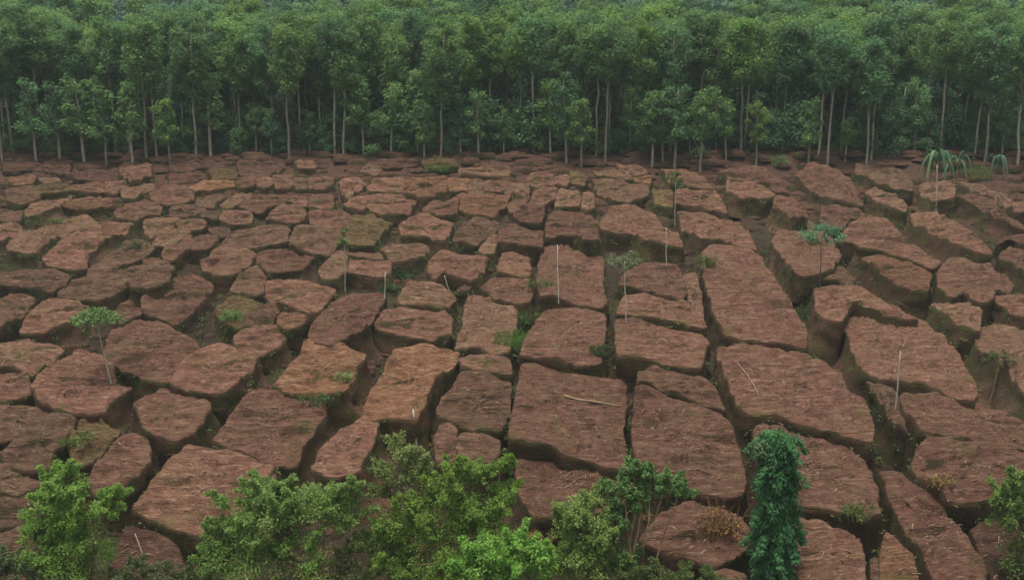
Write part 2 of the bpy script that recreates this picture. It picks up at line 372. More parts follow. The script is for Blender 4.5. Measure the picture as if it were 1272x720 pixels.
# ------------------------------------------------------------------ earth blocks, outlines in photo coordinates
DATA = """
A 0 190 6
d 40,75 240,60 320,90 300,130 140,140 30,130
d 340,60 500,60 520,120 460,150 340,120
d 560,90 760,70 860,90 860,180 700,200 560,190
r 900,90 1000,70 1120,90 1110,160 1000,200 900,160
d 1120,30 1260,30 1260,120 1130,130
o 80,170 260,170 240,220 180,235 70,225
b 290,190 420,165 440,200 330,225
b 60,250 220,250 320,300 260,360 150,385 60,360
m 240,245 480,235 520,265 440,290 270,300
b 180,430 260,370 400,290 520,260 560,300 420,390 320,430 220,460
r 520,245 700,220 770,235 770,275 640,290 540,280
r 790,225 960,205 1040,240 910,280 860,310 770,280
b 910,290 1000,245 1130,220 1140,250 1060,290 980,330 920,330
o 430,390 560,330 800,335 830,370 700,410 620,420 560,395
r 860,440 960,375 1100,360 1200,400 1160,450 1060,470 1010,510 960,480 880,470
r 0,460 80,430 160,440 150,500 60,510 0,500
r -20,560 120,520 160,570 100,620 -20,650
A 0 0 1
r 187,242 197,234 212,231 232,231 235,237 240,243 232,250 205,252 192,249
b 180,275 195,270 212,270 222,272 216,282 200,290 188,297 183,290
b 10,305 30,288 55,280 87,272 107,268 120,278 95,284 72,293 60,300 48,308 35,314 12,312
r 55,321 62,312 75,302 95,290 115,281 135,278 165,278 152,288 130,297 118,305 107,316 105,335 80,331 60,327
b 110,338 127,323 148,311 160,300 175,298 190,308 170,322 150,330 137,338 122,344
b 124,347 140,334 157,326 177,321 200,321 214,332 206,350 192,357 167,357 152,350
r 177,374 190,362 212,347 237,339 250,343 263,352 254,366 243,382 228,397 220,401 205,397 188,390 178,384
d 143,393 150,378 170,372 180,388 165,393 150,400
r 202,313 215,300 237,293 240,305 225,312 213,320 205,319
r 236,297 258,284 268,292 268,300 255,309 240,310
b 190,303 198,293 212,284 232,283 235,290 222,297 210,303
A 0 300 6
b -30,240 180,210 380,215 520,265 430,320 380,360 200,330 -30,300
b 450,360 560,300 640,280 900,310 980,330 860,380 740,440 600,430 460,410
b -30,440 80,390 200,390 260,430 180,520 100,580 -30,640
r 210,580 260,500 400,420 520,430 650,470 560,560 420,620 330,660 150,660
A 0 380 3.975
r 560,120 680,60 800,90 960,170 980,230 900,290 830,370 720,350 620,300 520,260 540,160
r 165,380 230,300 380,220 470,230 550,290 560,380 640,400 520,470 470,520 340,500 200,460
b -20,180 120,160 220,180 310,220 220,290 150,340 60,300 -20,290
r -20,320 50,290 130,330 140,430 -20,450
r 850,380 900,280 1000,200 1100,195 1265,240 1236,306 1152,370 1073,420 990,415
r 670,470 800,400 900,440 1030,470 990,560 870,660 720,590 690,510
b -20,480 100,490 250,520 180,570 60,650 -20,680
A 0 0 1
b 2,565 20,548 42,528 70,511 92,521 78,543 62,563 55,580 30,578 8,574
m 88,540 98,522 120,520 145,533 138,548 118,565 104,575 92,566
r 112,594 125,570 150,545 165,536 180,545 184,568 166,592 142,612 120,610
r 168,633 190,600 219,567 234,552 270,558 300,568 340,580 330,600 290,640 265,665 235,658 205,648
r 268,545 285,520 302,500 318,485 345,484 370,488 395,497 403,508 390,530 375,550 365,573 340,574 318,565 290,556
b 305,400 318,383 338,377 346,388 334,400 320,405
o 346,402 350,386 372,390 381,396 369,407 358,409
r 292,420 302,408 318,403 343,403 354,411 345,428 325,438 305,436 294,428
r 384,412 398,392 415,372 440,366 477,366 471,380 451,408 430,418 410,424 392,421
d 140,690 160,655 190,660 215,680 228,706 200,722 150,722
b -10,600 30,600 40,620 15,650 -10,650
b -10,578 35,588 50,600 20,612 -10,600
r 391,578 405,555 428,531 449,517 467,522 461,545 452,565 440,583 415,587 395,583
r 300,595 318,580 341,580 341,592 322,603
b -20,655 25,652 45,680 30,720 -20,725
A 318 380 3.975
o 90,390 200,280 250,180 420,190 540,240 470,340 420,420 300,450 150,410
o 530,560 560,450 640,320 690,200 840,190 1000,230 960,290 900,330 850,400 820,490 780,560 650,540 580,545
b 900,490 980,400 1020,340 1140,340 1250,370 1240,500 1210,620 1100,610 960,570 920,540
b 1010,250 1090,230 1240,270 1260,330 1130,310 1030,290
A 0 0 1
r 541,545 548,530 560,527 566,534 564,560 558,573 545,570
b 568,545 577,535 600,538 618,545 617,562 598,572 575,572
r 467,404 478,388 498,379 530,383 551,387 560,395 557,412 540,419 515,420 485,410
b 577,388 584,367 604,368 631,376 640,385 638,410 630,435 617,439 595,432 568,431 572,415 578,400
r 599,355 615,345 636,345 655,347 658,362 652,377 636,371 615,367 602,361
r 619,332 627,314 640,314 655,320 657,335 655,343 640,342 621,338
b 397,335 424,310 430,318 430,335 420,342 405,345
A 212 300 6
r 240,150 360,50 540,45 630,90 580,150 500,210 440,240 340,240 250,200
r 640,110 760,50 900,90 1060,120 1000,170 900,210 800,230 700,200
r 700,290 900,290 1050,310 1220,370 1130,460 1080,530 950,490 820,450 720,410 690,340
b 480,300 560,220 640,180 690,260 680,380 600,390 450,350
m 350,480 450,400 560,410 650,460 600,550 520,620 400,590 350,530
A 212 190 6
d 0,50 200,30 320,60 280,110 130,130 0,130
d 500,40 760,30 860,100 700,170 520,150
r 930,70 1060,60 1080,100 960,110
d 0,150 130,140 250,170 140,210 0,225
m 290,140 490,130 480,190 330,200
o 150,245 250,210 460,205 470,250 300,265 180,290
r 490,190 620,165 625,230 560,260 490,240
r 635,190 740,180 755,230 700,250 640,240
r 765,160 900,165 920,220 880,265 790,255
r 1030,180 1210,180 1200,250 1130,270 1030,250
b 930,190 1010,185 1010,260 940,270
g 190,330 380,300 390,340 300,400 200,390
b 370,380 480,310 540,285 600,295 560,340 440,410
r 520,390 620,330 760,300 900,315 880,355 740,400 680,440 600,430
r 890,360 920,325 1020,335 1020,390 960,390
r 1040,320 1190,310 1210,340 1190,410 1100,400 1040,380
b 0,400 170,395 260,420 160,450 120,480 0,470
g 230,470 270,415 370,415 340,490
r 365,490 395,420 560,420 600,450 580,520 440,510
r 720,470 830,400 960,400 1010,440 980,500 900,520 780,500
b 30,520 200,500 260,520 200,560 100,570
g 280,560 420,540 440,580 380,620 340,600
A 0 0 1
b 272,303 295,288 319,280 359,283 355,297 332,303 305,307 280,309
b 358,298 372,280 398,282 412,288 424,294 418,302 412,317 395,314 370,306
r 384,266 400,262 424,263 434,268 430,282 424,289 405,286 390,280
r 424,226 440,229 434,237 427,243 424,233
A 424 190 6
d 230,60 480,40 560,90 400,110 240,110
m 600,50 700,30 830,40 860,90 640,110
d 880,30 1100,20 1272,30 1340,60 1272,90 1120,100 900,100
b 880,115 1272,115 1240,180 1060,170 900,160
b 150,130 230,75 300,130 250,160
r 0,200 130,195 180,230 100,280 50,330 0,260
r 200,240 320,180 460,180 462,280 330,290 210,285
o 475,190 640,185 785,185 785,270 640,330 475,290
o 797,190 950,190 950,270 800,270
b 960,190 1040,190 1060,280 980,300 945,270
r 1055,220 1182,205 1182,270 1090,270
r 1195,215 1272,230 1290,290 1195,280
r 20,390 100,320 310,305 230,370 150,430
r 180,410 320,300 560,330 540,380 480,450 370,465 270,440
r 610,430 690,355 780,390 870,335 860,400 830,460 720,460
o 870,310 1250,305 1230,370 1130,470 980,440 870,410 850,360
m 40,580 60,510 140,450 310,470 380,510 300,590 220,690 60,670
r 440,550 520,490 620,455 820,520 790,600 750,660 650,620 520,620 460,600
b 840,640 900,560 1000,490 1170,510 1170,550 1080,620 1010,680 900,660
A 0 0 1
r 620,300 622,285 636,278 673,288 671,306 646,304 634,302
b 596,310 606,298 616,292 616,304 610,314
b 626,246 636,228 657,229 655,245 645,254 636,262
A 424 300 6
b 430,430 510,300 680,310 800,380 850,430 750,490 620,480 450,450
r 650,230 670,140 760,70 880,110 1090,120 1050,220 960,290 880,260 760,240 700,270
g 860,350 950,295 970,320 930,370
r 50,135 250,150 370,150 350,230 290,260 50,220
b 50,60 280,80 300,130 50,110
b 300,60 420,10 540,20 640,50 600,110 480,130 390,140
A 636 190 6
r 110,190 200,145 300,150 305,230 200,240 120,220
r 312,180 400,165 440,200 400,240 320,230
r 150,330 200,260 330,270 310,330 240,380 140,375
r 20,450 80,388 240,393 220,450 210,520 100,500
b 330,360 360,265 490,285 510,340 490,390 330,385
b 520,400 530,300 610,310 610,410 560,430
r 260,530 290,450 350,420 560,450 640,510 640,640 560,650 480,610 360,600 260,610
b 600,190 720,190 880,220 1020,250 1020,310 940,350 860,370 740,340 640,310
r 660,560 670,480 770,390 900,400 1060,460 1130,560 1240,610 1272,690 1160,680 1040,660 900,600 720,590
b 610,120 780,130 830,160 895,172 885,205 780,190 640,160
o 905,170 1040,180 1030,240 920,210
r 770,90 900,90 1000,120 1000,160 860,150
d 80,40 260,40 280,110 120,120
m 430,140 520,150 560,180 540,240 450,220
m 1050,260 1190,270 1200,400 1060,380
A 0 0 1
r 821,208 850,209 865,213 886,235 870,233 848,228 832,228
r 840,238 850,232 890,237 903,262 880,258 850,252 838,252
r 841,262 860,262 878,265 893,272 913,276 928,285 940,308 920,304 898,297 870,293 848,285
r 872,310 885,304 915,306 943,315 965,348 985,382 1003,412 1000,432 970,425 930,420 900,415 890,390 875,345
r 958,300 972,280 1005,274 1022,286 1035,300 1045,318 1030,335 1000,340 985,335 975,322 965,310
b 990,343 1015,335 1048,331 1062,348 1058,353 1030,347 1005,346
r 1012,372 1012,358 1035,353 1060,356 1075,362 1110,380 1143,393 1120,390 1085,383 1060,376 1050,385 1045,400 1030,395 1018,385
r 990,215 1008,202 1025,205 1046,215 1060,228 1073,255 1060,252 1035,249 1015,240 998,228
d 1018,275 1022,255 1040,252 1062,259 1077,266 1070,270 1055,275 1045,285 1030,282
r 1040,300 1055,278 1080,267 1100,272 1115,285 1118,297 1140,308 1170,327 1160,332 1130,322 1100,310 1070,306 1062,300
r 1242,317 1255,305 1272,312 1290,322 1290,347 1272,337 1255,327
d 1238,304 1250,294 1272,292 1290,298 1290,314 1272,305 1255,299
b 848,340 864,338 868,355 874,390 866,400 855,370
A 848 190 6
r 270,140 360,120 480,95 600,110 720,200 790,300 700,280 620,230 460,200 340,175
r 330,200 450,210 560,235 640,265 690,310 640,330 430,330 330,290
r 680,320 800,320 870,370 930,470 860,480 760,440 680,400
A 1060 190 6
b 20,80 160,50 270,90 440,210 440,280 330,260 200,230 110,180 20,140
b 90,290 160,250 220,260 300,310 400,400 390,430 280,400 180,360
b 490,260 560,200 660,200 760,250 750,330 600,350 520,330
r 760,310 900,300 1050,345 1110,420 1200,510 1290,570 1200,550 1080,470 940,400 840,360
b 780,220 900,240 1100,290 1180,350 1290,420 1240,440 1150,400 1050,340 900,290
r 430,440 600,430 720,500 900,600 1040,730 960,730 800,690 640,620 540,570 440,520
A 1060 300 6
o 60,110 190,80 330,130 450,180 590,230 560,300 550,380 450,370 330,330 240,250 130,170
r 630,220 710,130 830,140 1030,180 1100,240 1200,310 1170,350 1050,340 1050,400 960,450 820,380 740,420 640,340
r 1070,375 1290,420 1290,560 1140,490 1060,430
b 590,450 700,440 860,450 950,500 940,640 820,610 740,570 640,500
A 0 0 1
r 680,305 700,300 745,305 749,330 747,350 752,375 745,382 725,377 705,373 690,367 672,365 668,345 672,320
r 768,352 776,340 795,330 841,330 850,345 853,365 848,372 825,368 800,360 780,355
r 766,388 775,367 800,364 830,372 855,377 870,392 878,405 860,402 830,398 800,394
A 636 380 3.975
r 510,60 600,50 760,110 930,130 970,180 930,300 900,310 740,280 620,260 530,250 515,180
r 50,230 90,120 150,40 240,10 330,10 450,40 450,130 430,230 430,270 340,290 230,260 130,240
r 630,310 700,290 860,330 940,350 1010,420 1050,520 940,480 830,420 700,380 625,370
A 0 0 1
r 651,451 669,450 711,465 775,477 775,505 770,530 778,578 750,572 710,560 685,550 651,548 636,545 640,510 646,480
r 647,565 660,557 700,563 745,577 775,579 785,590 780,615 745,632 700,645 670,640 652,620 645,595
r 790,480 812,484 845,498 872,505 903,522 916,550 925,595 922,612 900,614 870,608 845,597 810,585 790,575 786,540 788,505
r 797,666 812,646 852,623 900,631 920,641 933,666 913,691 888,701 870,696 842,691 812,678
r 892,428 925,428 952,433 990,438 1025,448 1043,463 1055,490 1075,500 1085,530 1084,545 1060,540 1030,530 990,525 960,515 935,515 915,500 905,475 895,450
r 1120,492 1145,490 1175,488 1210,498 1272,521 1300,535 1300,570 1272,556 1230,548 1190,540 1145,532 1130,515
b 1075,474 1108,482 1124,495 1132,520 1130,538 1113,528 1088,490
b 1208,412 1217,402 1250,403 1290,418 1300,500 1272,485 1250,450 1222,435
r 1135,575 1140,558 1153,543 1180,542 1230,550 1272,562 1300,575 1290,610 1250,600 1228,612 1208,618 1178,618 1158,602 1140,588
r 935,530 950,525 985,538 1020,545 1060,560 1078,580 1088,605 1093,633 1078,643 1050,636 1020,630 990,625 960,610
r 985,640 1020,650 1065,662 1073,690 1078,730 1000,730 975,700 975,660
d 1205,660 1225,645 1250,640 1280,650 1290,700 1250,740 1225,700
b 880,712 900,705 925,712 940,740 880,750
A 952 380 3.975
r 380,60 430,0 600,20 770,60 880,160 980,290 1040,410 1020,460 880,420 760,380 620,350 560,360 480,320 420,210
A 952 540 3.975
r 560,180 640,180 760,260 870,350 940,430 1020,540 1090,640 1090,720 840,720 780,600 700,480 640,370 600,260
o 590,470 640,500 720,600 760,740 560,740 570,580
b 510,620 550,620 560,740 520,740
"""
TINT = {'r': (1.0, 0.96, 0.93), 'b': (0.95, 1.0, 0.93), 'o': (1.08, 1.02, 0.86), 'm': (0.80, 0.98, 0.66), 'd': (0.66, 0.62, 0.62), 'g': (0.72, 0.80, 0.78)}
TNAME = {'r': 'reddish', 'b': 'brown', 'o': 'ochre', 'm': 'mossy', 'd': 'dark', 'g': 'greyish'}

def parse():
    out = []; ox = oy = 0; s = 1
    for ln in DATA.strip().splitlines():
        p = ln.split()
        if p[0] == 'A': ox, oy, s = float(p[1]), float(p[2]), float(p[3]); continue
        pts = [tuple(map(float, q.split(','))) for q in p[1:]]
        out.append((p[0], [(ox + x / s, oy + y / s) for x, y in pts]))
    return out

def chaikin(P, r=0.2):
    o = []
    for i in range(len(P)):
        a, b = P[i], P[(i + 1) % len(P)]
        o.append(a.lerp(b, r)); o.append(a.lerp(b, 1 - r))
    return o

def resample(P, n):
    L = [0]
    for i in range(len(P)): L.append(L[-1] + (P[(i + 1) % len(P)] - P[i]).length)
    out = []; j = 0
    for k in range(n):
        t = L[-1] * k / n
        while L[j + 1] < t: j += 1
        f = (t - L[j]) / max(1e-6, L[j + 1] - L[j])
        out.append(P[j].lerp(P[(j + 1) % len(P)], f))
    return out, L[-1]

def fib_h(a, b, sx, sy, sd):
    return noise.noise(Vector((a * sx, b * sy, sd)))

PARSED = parse()
def flat(u, v):
    d = ray(u, v); p = CAM + d * (-D / NN.dot(d)); return (p.x, p.dot(E2))
SA = []; SB = []; SK = []
for k_, (kd_, poly_) in enumerate(PARSED):
    q_ = [flat(u, v) for u, v in poly_]
    for i_ in range(len(q_)):
        SA.append(q_[i_]); SB.append(q_[(i_ + 1) % len(q_)]); SK.append(k_)
SA = np.array(SA); SB = np.array(SB); SK = np.array(SK)

def free_dist(k, P, Nn, lim):
    """distance from each outline point along its normal to the next block"""
    P = np.array(P); Nn = np.array(Nn)
    near = (SK != k) & (np.abs(SA[:, 0] - P[:, 0].mean()) < 14) & (np.abs(SA[:, 1] - P[:, 1].mean()) < 22)
    A = SA[near]; B = SB[near]
    if len(A) == 0: return np.full(len(P), lim)
    e = B - A
    w = A[None] - P[:, None]
    den = Nn[:, None, 0] * e[None, :, 1] - Nn[:, None, 1] * e[None, :, 0]
    den = np.where(np.abs(den) < 1e-9, 1e-9, den)
    t = (w[..., 0] * e[None, :, 1] - w[..., 1] * e[None, :, 0]) / den
    u = (w[..., 0] * Nn[:, None, 1] - w[..., 1] * Nn[:, None, 0]) / den
    t = np.where((u >= -0.02) & (u <= 1.02) & (t > -0.25), np.maximum(t, 0), lim)
    r = np.minimum(t.min(axis=1), lim)
    r2 = r.copy()
    for s_ in range(-3, 4): r2 = np.minimum(r2, np.roll(r, s_) + 0.12 * abs(s_))
    return r2

BLOCKS = []; LITTER = []; SEAM = []
def make_block(kind, poly, k):
    cu = sum(p[0] for p in poly) / len(poly); cv = sum(p[1] for p in poly) / len(poly)
    far = sm((330 - cv) / 110)
    c0 = random.uniform(-0.30, 0.30) * (1 - 0.5 * far)
    if kind in 'dg': c0 -= 0.35
    ta = random.uniform(-0.11, 0.11); tb = random.uniform(-0.12, 0.08)
    dc = ray(cu, cv)
    P0 = CAM + dc * ((-D + c0) / NN.dot(dc))
    n2 = (NN - Vector((1, 0, 0)) * ta - E2 * tb).normalized()
    pl = []
    for (u, v) in poly:
        d = ray(u, v)
        p = CAM + d * (n2.dot(P0 - CAM) / n2.dot(d)) - P0
        pl.append(Vector((p.x, p.dot(E2), 0)))
    area = 0.5 * sum(pl[i].x * pl[(i + 1) % len(pl)].y - pl[(i + 1) % len(pl)].x * pl[i].y for i in range(len(pl)))
    if area < 0: pl.reverse(); area = -area
    cen = Vector((0, 0, 0))
    for i in range(len(pl)):
        p, q = pl[i], pl[(i + 1) % len(pl)]
        cen += (p + q) * (p.x * q.y - q.x * p.y)
    cen /= 6 * area
    R = math.sqrt(area / math.pi)
    n = int(max(40, min(150, 2 * math.pi * R / 0.13)))
    pl = [q for q in chaikin(pl, 0.06)]
    B, per = resample(pl, n)
    oa, ob = P0.x, P0.dot(E2)
    H = dep(P0.x, P0.y) + c0 + 0.55
    # direction outward for each boundary point
    nrm = []
    for i in range(n):
        t = B[(i + 2) % n] - B[i - 2]
        o = Vector((t.y, -t.x, 0)); nrm.append(o.normalized() if o.length > 0 else Vector((1, 0, 0)))
    sd = k * 3.7
    for i in range(n):
        a, b = B[i].x + oa, B[i].y + ob
        j = 0.07 * noise.noise(Vector((a * 1.1, b * 1.1, sd))) + 0.06 * noise.noise(Vector((a * 2.6, b * 2.6, sd)))
        B[i] = B[i] + nrm[i] * (j * 1.25 * min(1, R / 1.6) + (0.15 if P0.x < 4 else 0.09) * min(1, R / 1.2))
    fd = free_dist(k, [(q.x + oa, q.y + ob) for q in B], [(q.x, q.y) for q in nrm], 2.6)
    for i in range(n):
        gr = min(0.05 if P0.x < 6 else 0.0, 0.2 * fd[i])
        B[i] = B[i] + nrm[i] * gr; fd[i] -= gr
    toc = Vector((-oa, -0.75 * ob, 0)).normalized()
    spread = []
    for i in range(n):
        face = nrm[i].dot(toc)
        w_ = sm(face * 1.6 + 0.45)
        sd_ = nrm[i].x ** 2
        spread.append(max(0.02, min(0.12 * H + 0.40 * w_ * H * sd_, (0.12 + (0.12 + 0.42 * sd_) * w_) * fd[i])))
    spread = [sum(spread[(i + q) % n] for q in (-3, -2, -1, 0, 1, 2, 3)) / 7 for i in range(n)]
    rot = 0.16
    def top(q):
        a, b = q.x + oa, q.y + ob
        ar, br = a + b * rot, b - a * rot
        h = 0.26 * noise.noise(Vector((a * 0.5, b * 0.5, sd))) + 0.09 * noise.noise(Vector((a * 1.6, b * 1.6, sd)))
        h += 0.09 * fib_h(ar, br, 0.5, 2.4, sd) + 0.06 * fib_h(ar, br, 1.5, 6.0, sd + 9)
        c = abs(fib_h(ar, br, 0.28, 0.75, sd + 4))
        if c < 0.07: h -= 0.20 * (1 - c / 0.07)
        s = fib_h(ar, br, 0.22, 0.6, sd + 20)      # broken ledges
        h += 0.17 * max(0.0, min(1.0, (s - 0.02) / 0.04)) - 0.15 * max(0.0, min(1.0, (-0.15 - s) / 0.04))
        s2 = fib_h(ar, br, 0.16, 1.05, sd + 31)     # layered steps along the contour
        h += 0.11 * max(-1.0, min(1.0, s2 / 0.05)) + 0.05 * fib_h(ar, br, 3.0, 9.0, sd + 12)
        return h
    rs = max(0.6, R)
    insets = [0.0, 0.07, 0.2]
    fac = [1.0, 1 - 0.07 / rs, 1 - 0.22 / rs]
    m = int(max(3, min(16, R / 0.16)))
    for i in range(1, m): fac.append(fac[2] * (1 - i / m))
    V = []; F = []
    edge = [0.09, 0.02, 0.0]
    for fi, f in enumerate(fac):
        for q in B:
            p = cen.lerp(q, f)
            h = top(p) * (0.45, 0.6, 0.8, 0.9, 1.0)[min(fi, 4)] - (edge[fi] if fi < 3 else 0) * (0.7 + 0.9 * abs(noise.noise(Vector((q.x * 0.9, q.y * 0.9, sd + 2)))))
            V.append(Vector((p.x, p.y, h)))
        if fi:
            b0 = (fi - 1) * n
            for i in range(n):
                j = (i + 1) % n
                F.append((b0 + i, b0 + j, b0 + n + j, b0 + n + i))
    V.append(Vector((cen.x, cen.y, top(cen)))); ci = len(V) - 1
    b0 = (len(fac) - 1) * n
    for i in range(n): F.append((b0 + i, b0 + (i + 1) % n, ci))
    # flanks
    lv = int(max(5, min(11, H / 0.24)))
    prev = 0
    for q in range(1, lv + 1):
        d = H * q / lv
        st = len(V)
        for i in range(n):
            a, b = B[i].x + oa, B[i].y + ob
            off = 0.02 + spread[i] * (q / lv) ** 2.0
            off += 0.17 * noise.noise(Vector((a * 0.9, b * 0.9, d * 1.1 + sd))) * min(1, d * 1.5) * min(1, fd[i] + 0.2) + 0.07 * noise.noise(Vector((a * 3, b * 3, d * 4 + sd)))
            v0 = V[i]
            V.append(Vector((B[i].x + nrm[i].x * off, B[i].y + nrm[i].y * off, v0.z * (1 - q / lv) - d)))
        for i in range(n):
            j = (i + 1) % n
            F.append((prev + j, prev + i, st + i, st + j))
        prev = st
    # to world axes, origin at foot of block
    base_z = -H
    W = []
    E1 = Vector((1, 0, 0))
    tn = n2; e1 = (E1 - tn * tn.x).normalized(); e2 = tn.cross(e1)
    org = P0 + NN * base_z
    for v in V:
        # tops follow the tilted plane, flanks go straight down the slope normal
        zt = (v.x * ta + v.y * tb)
        w = P0 + E1 * v.x + E2 * v.y + NN * (v.z + zt)
        W.append(w - org)
    ntop = len(fac) * n
    for q in range(int(area * 4)):
        w = W[random.randrange(2 * n, ntop)] + org
        LITTER.append(w)
    for q in range(int(per * 3.0)):
        i = random.randrange(n); lev = random.randrange(1, lv + 1)
        w = W[ntop + 1 + (lev - 1) * n + i] + org
        if noise.noise(Vector((w.x * 0.16, w.y * 0.16, 5))) > -0.08: SEAM.append(w)
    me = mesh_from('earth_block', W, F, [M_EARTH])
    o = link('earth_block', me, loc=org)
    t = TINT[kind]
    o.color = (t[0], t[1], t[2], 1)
    w = max(p[0] for p in poly) - min(p[0] for p in poly); hh = max(p[1] for p in poly) - min(p[1] for p in poly)
    BLOCKS.append(dict(o=o, kind=kind, u=cu, v=cv, w=w, h=hh, R=R, P0=P0))

for k, (kd, poly) in enumerate(PARSED):
    make_block(kd, poly, k)

# labels of the blocks: looks, then the nearest landmark one can find in the photo
LM = [
    ((128, 425), 'umbrella-shaped sapling'), ((1017, 315), 'round-crowned sapling'), ((1113, 470), 'bare white pole at right'),
    ((693, 340), 'pale pole beside grass'), ((827, 305), 'short whitish centre-right pole'), ((838, 225), 'slim tree-line sapling'),
    ((429, 330), 'short yellow-topped pole'), ((502, 330), 'dark green weed clump'), ((640, 410), 'bright green grass tuft'),
    ((170, 303), 'left weed tuft'), ((290, 385), 'small fork-leaved weed'), ((1195, 210), 'drooping-leaved plants'),
    ((1238, 470), 'thin wispy sapling'), ((957, 610), 'ivy-clad column'), ((85, 640), 'leafy bush at lower left'),
    ((520, 560), 'pale-topped bush'), ((340, 650), 'wide green bush'), ((775, 320), 'pale dry shrub'), ((735, 499), 'long bright twig'),
    ((545, 205), 'green mound by forest edge'), ((20, 195), 'field corner at upper left'), ((1260, 640), 'bush at right edge'),
    ((300, 205), 'forked trunk at forest foot'), ((0, 480), 'picture left edge'), ((1250, 330), 'picture right edge'),
]
DIRS = ['right of', 'above and right of', 'above', 'above and left of', 'left of', 'below and left of', 'below', 'below and right of']
ORD = ['', 'second ', 'third ', 'fourth ', 'fifth ', 'sixth ', 'seventh ', 'eighth ', 'ninth ', 'tenth ', 'eleventh ', 'twelfth ']
groups = {}
for bl in BLOCKS:
    li, dd = min(((i, math.hypot(bl['u'] - l[0][0], 1.6 * (bl['v'] - l[0][1]))) for i, l in enumerate(LM)), key=lambda q: q[1])
    an = math.degrees(math.atan2(-(bl['v'] - LM[li][0][1]) * 1.6, bl['u'] - LM[li][0][0]))
    di = int(((an + 22.5) % 360) // 45)
    groups.setdefault((li, di), []).append((dd, bl))
seen = set()
for (li, di), lst in groups.items():
    lst.sort(key=lambda q: q[0])
    for r, (dd, bl) in enumerate(lst):
        asp = bl['w'] / max(1, bl['h'])
        size = 'big' if bl['R'] > 2.9 else ('middling' if bl['R'] > 1.7 else 'small')
        shp = 'wide' if asp > 3.2 else ('oblong' if asp > 1.8 else ('narrow' if asp < 0.75 else 'blocky'))
        near = 'nearest ' if r == 0 and len(lst) > 1 else ORD[min(r, 11)]
        s = f"{size} {TNAME[bl['kind']]} {shp} earth block, {near}{DIRS[di]} the {LM[li][1]}"
        assert s not in seen, s
        seen.add(s)
        tag(bl['o'], s, 'earth block', 'earth blocks of the cut hillside')

def beyond_frame():
    taken = [(q['P0'].x, q['P0'].y, q['R']) for q in BLOCKS]
    k = 500
    for side in (-1, 1):
        b = 30.0
        while b < 108:
            sz = 5.6 - 1.6 * sm((b - 60) / 40)
            for j in range(4):
                y0 = b; ex = 0.553 * (y0 / math.cos(PITCH) + 3)
                x0 = side * (ex + sz * 0.55 + j * sz * 1.08) + random.uniform(-.3, .3)
                if any((x0 - x) ** 2 + (y0 - y) ** 2 < (sz * 0.5 + r) ** 2 for x, y, r in taken): continue
                poly = []
                for dx, dy in ((-1, -1), (0, -1.05), (1, -1), (1.05, 0), (1, 1), (0, 1.05), (-1, 1), (-1.03, 0)):
                    X = x0 + (dx * 0.45 + random.uniform(-.05, .05)) * sz + side * 0.25 * dy * sz * 0.5
                    Y = y0 + (dy * 0.42 + random.uniform(-.05, .05)) * sz
                    q = Vector((X, Y, top_z(Y))) - CAM
                    poly.append((636 + F_PX * q.x / q.dot(FW), 360 - F_PX * q.dot(UP) / q.dot(FW)))
                if side * (min(side * p_[0] for p_ in poly) - (1280 if side > 0 else -8) * 1) < 0 and min(abs(p_[0] - 636) for p_ in poly) < 646: continue
                k += 1
                make_block('r', poly, k)
                bl = BLOCKS.pop()
                w_ = 'right' if side > 0 else 'left'
                tag(bl['o'], f'reddish earth block continuing the field past the {w_} edge of the picture', 'earth block', f'earth blocks past the {w_} edge')
            b += sz
beyond_frame()

# ------------------------------------------------------------------ low broken clods and soil along the forest foot
def clods():
    V = []; F = []
    def clod(x, y, r, h):
        z = ground_z(x, y) - 0.05
        b = len(V); n = 9
        sd = random.random() * 99
        rad = [r * (0.75 + 0.5 * random.random()) for _ in range(n)]
        sx = random.uniform(0.9, 1.7)
        for (f, hh) in ((1.15, -0.3), (1.0, 0.55), (0.75, 1.0), (0.3, 1.08)):
            for i in range(n):
                a = 2 * math.pi * i / n
                V.append((x + math.cos(a) * rad[i] * f * sx, y + math.sin(a) * rad[i] * f, z + h * hh * (0.85 + 0.3 * random.random())))
        V.append((x, y, z + h * 1.05))
        for q in range(3):
            for i in range(n):
                j = (i + 1) % n
                F.append((b + q * n + i, b + q * n + j, b + (q + 1) * n + j, b + (q + 1) * n + i))
        for i in range(n): F.append((b + 3 * n + i, b + 3 * n + (i + 1) % n, len(V) - 1))
    for _ in range(1300):
        x = random.uniform(-75, 75); y = random.uniform(93, 113)
        clod(x, y, random.uniform(0.3, 1.2), random.uniform(0.15, 0.6))
    for _ in range(2600):
        y = 20 + 80 * random.random() ** 0.8; x = random.uniform(-0.62, 0.62) * (y + 8)
        clod(x, y, random.uniform(0.10, 0.45), random.uniform(0.08, 0.35))
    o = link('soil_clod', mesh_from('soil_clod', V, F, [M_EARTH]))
    o.color = (0.80, 0.75, 0.72, 1)
    tag(o, 'loose crumbled soil clods in the gaps and along the forest foot', 'soil', kind='stuff')
clods()

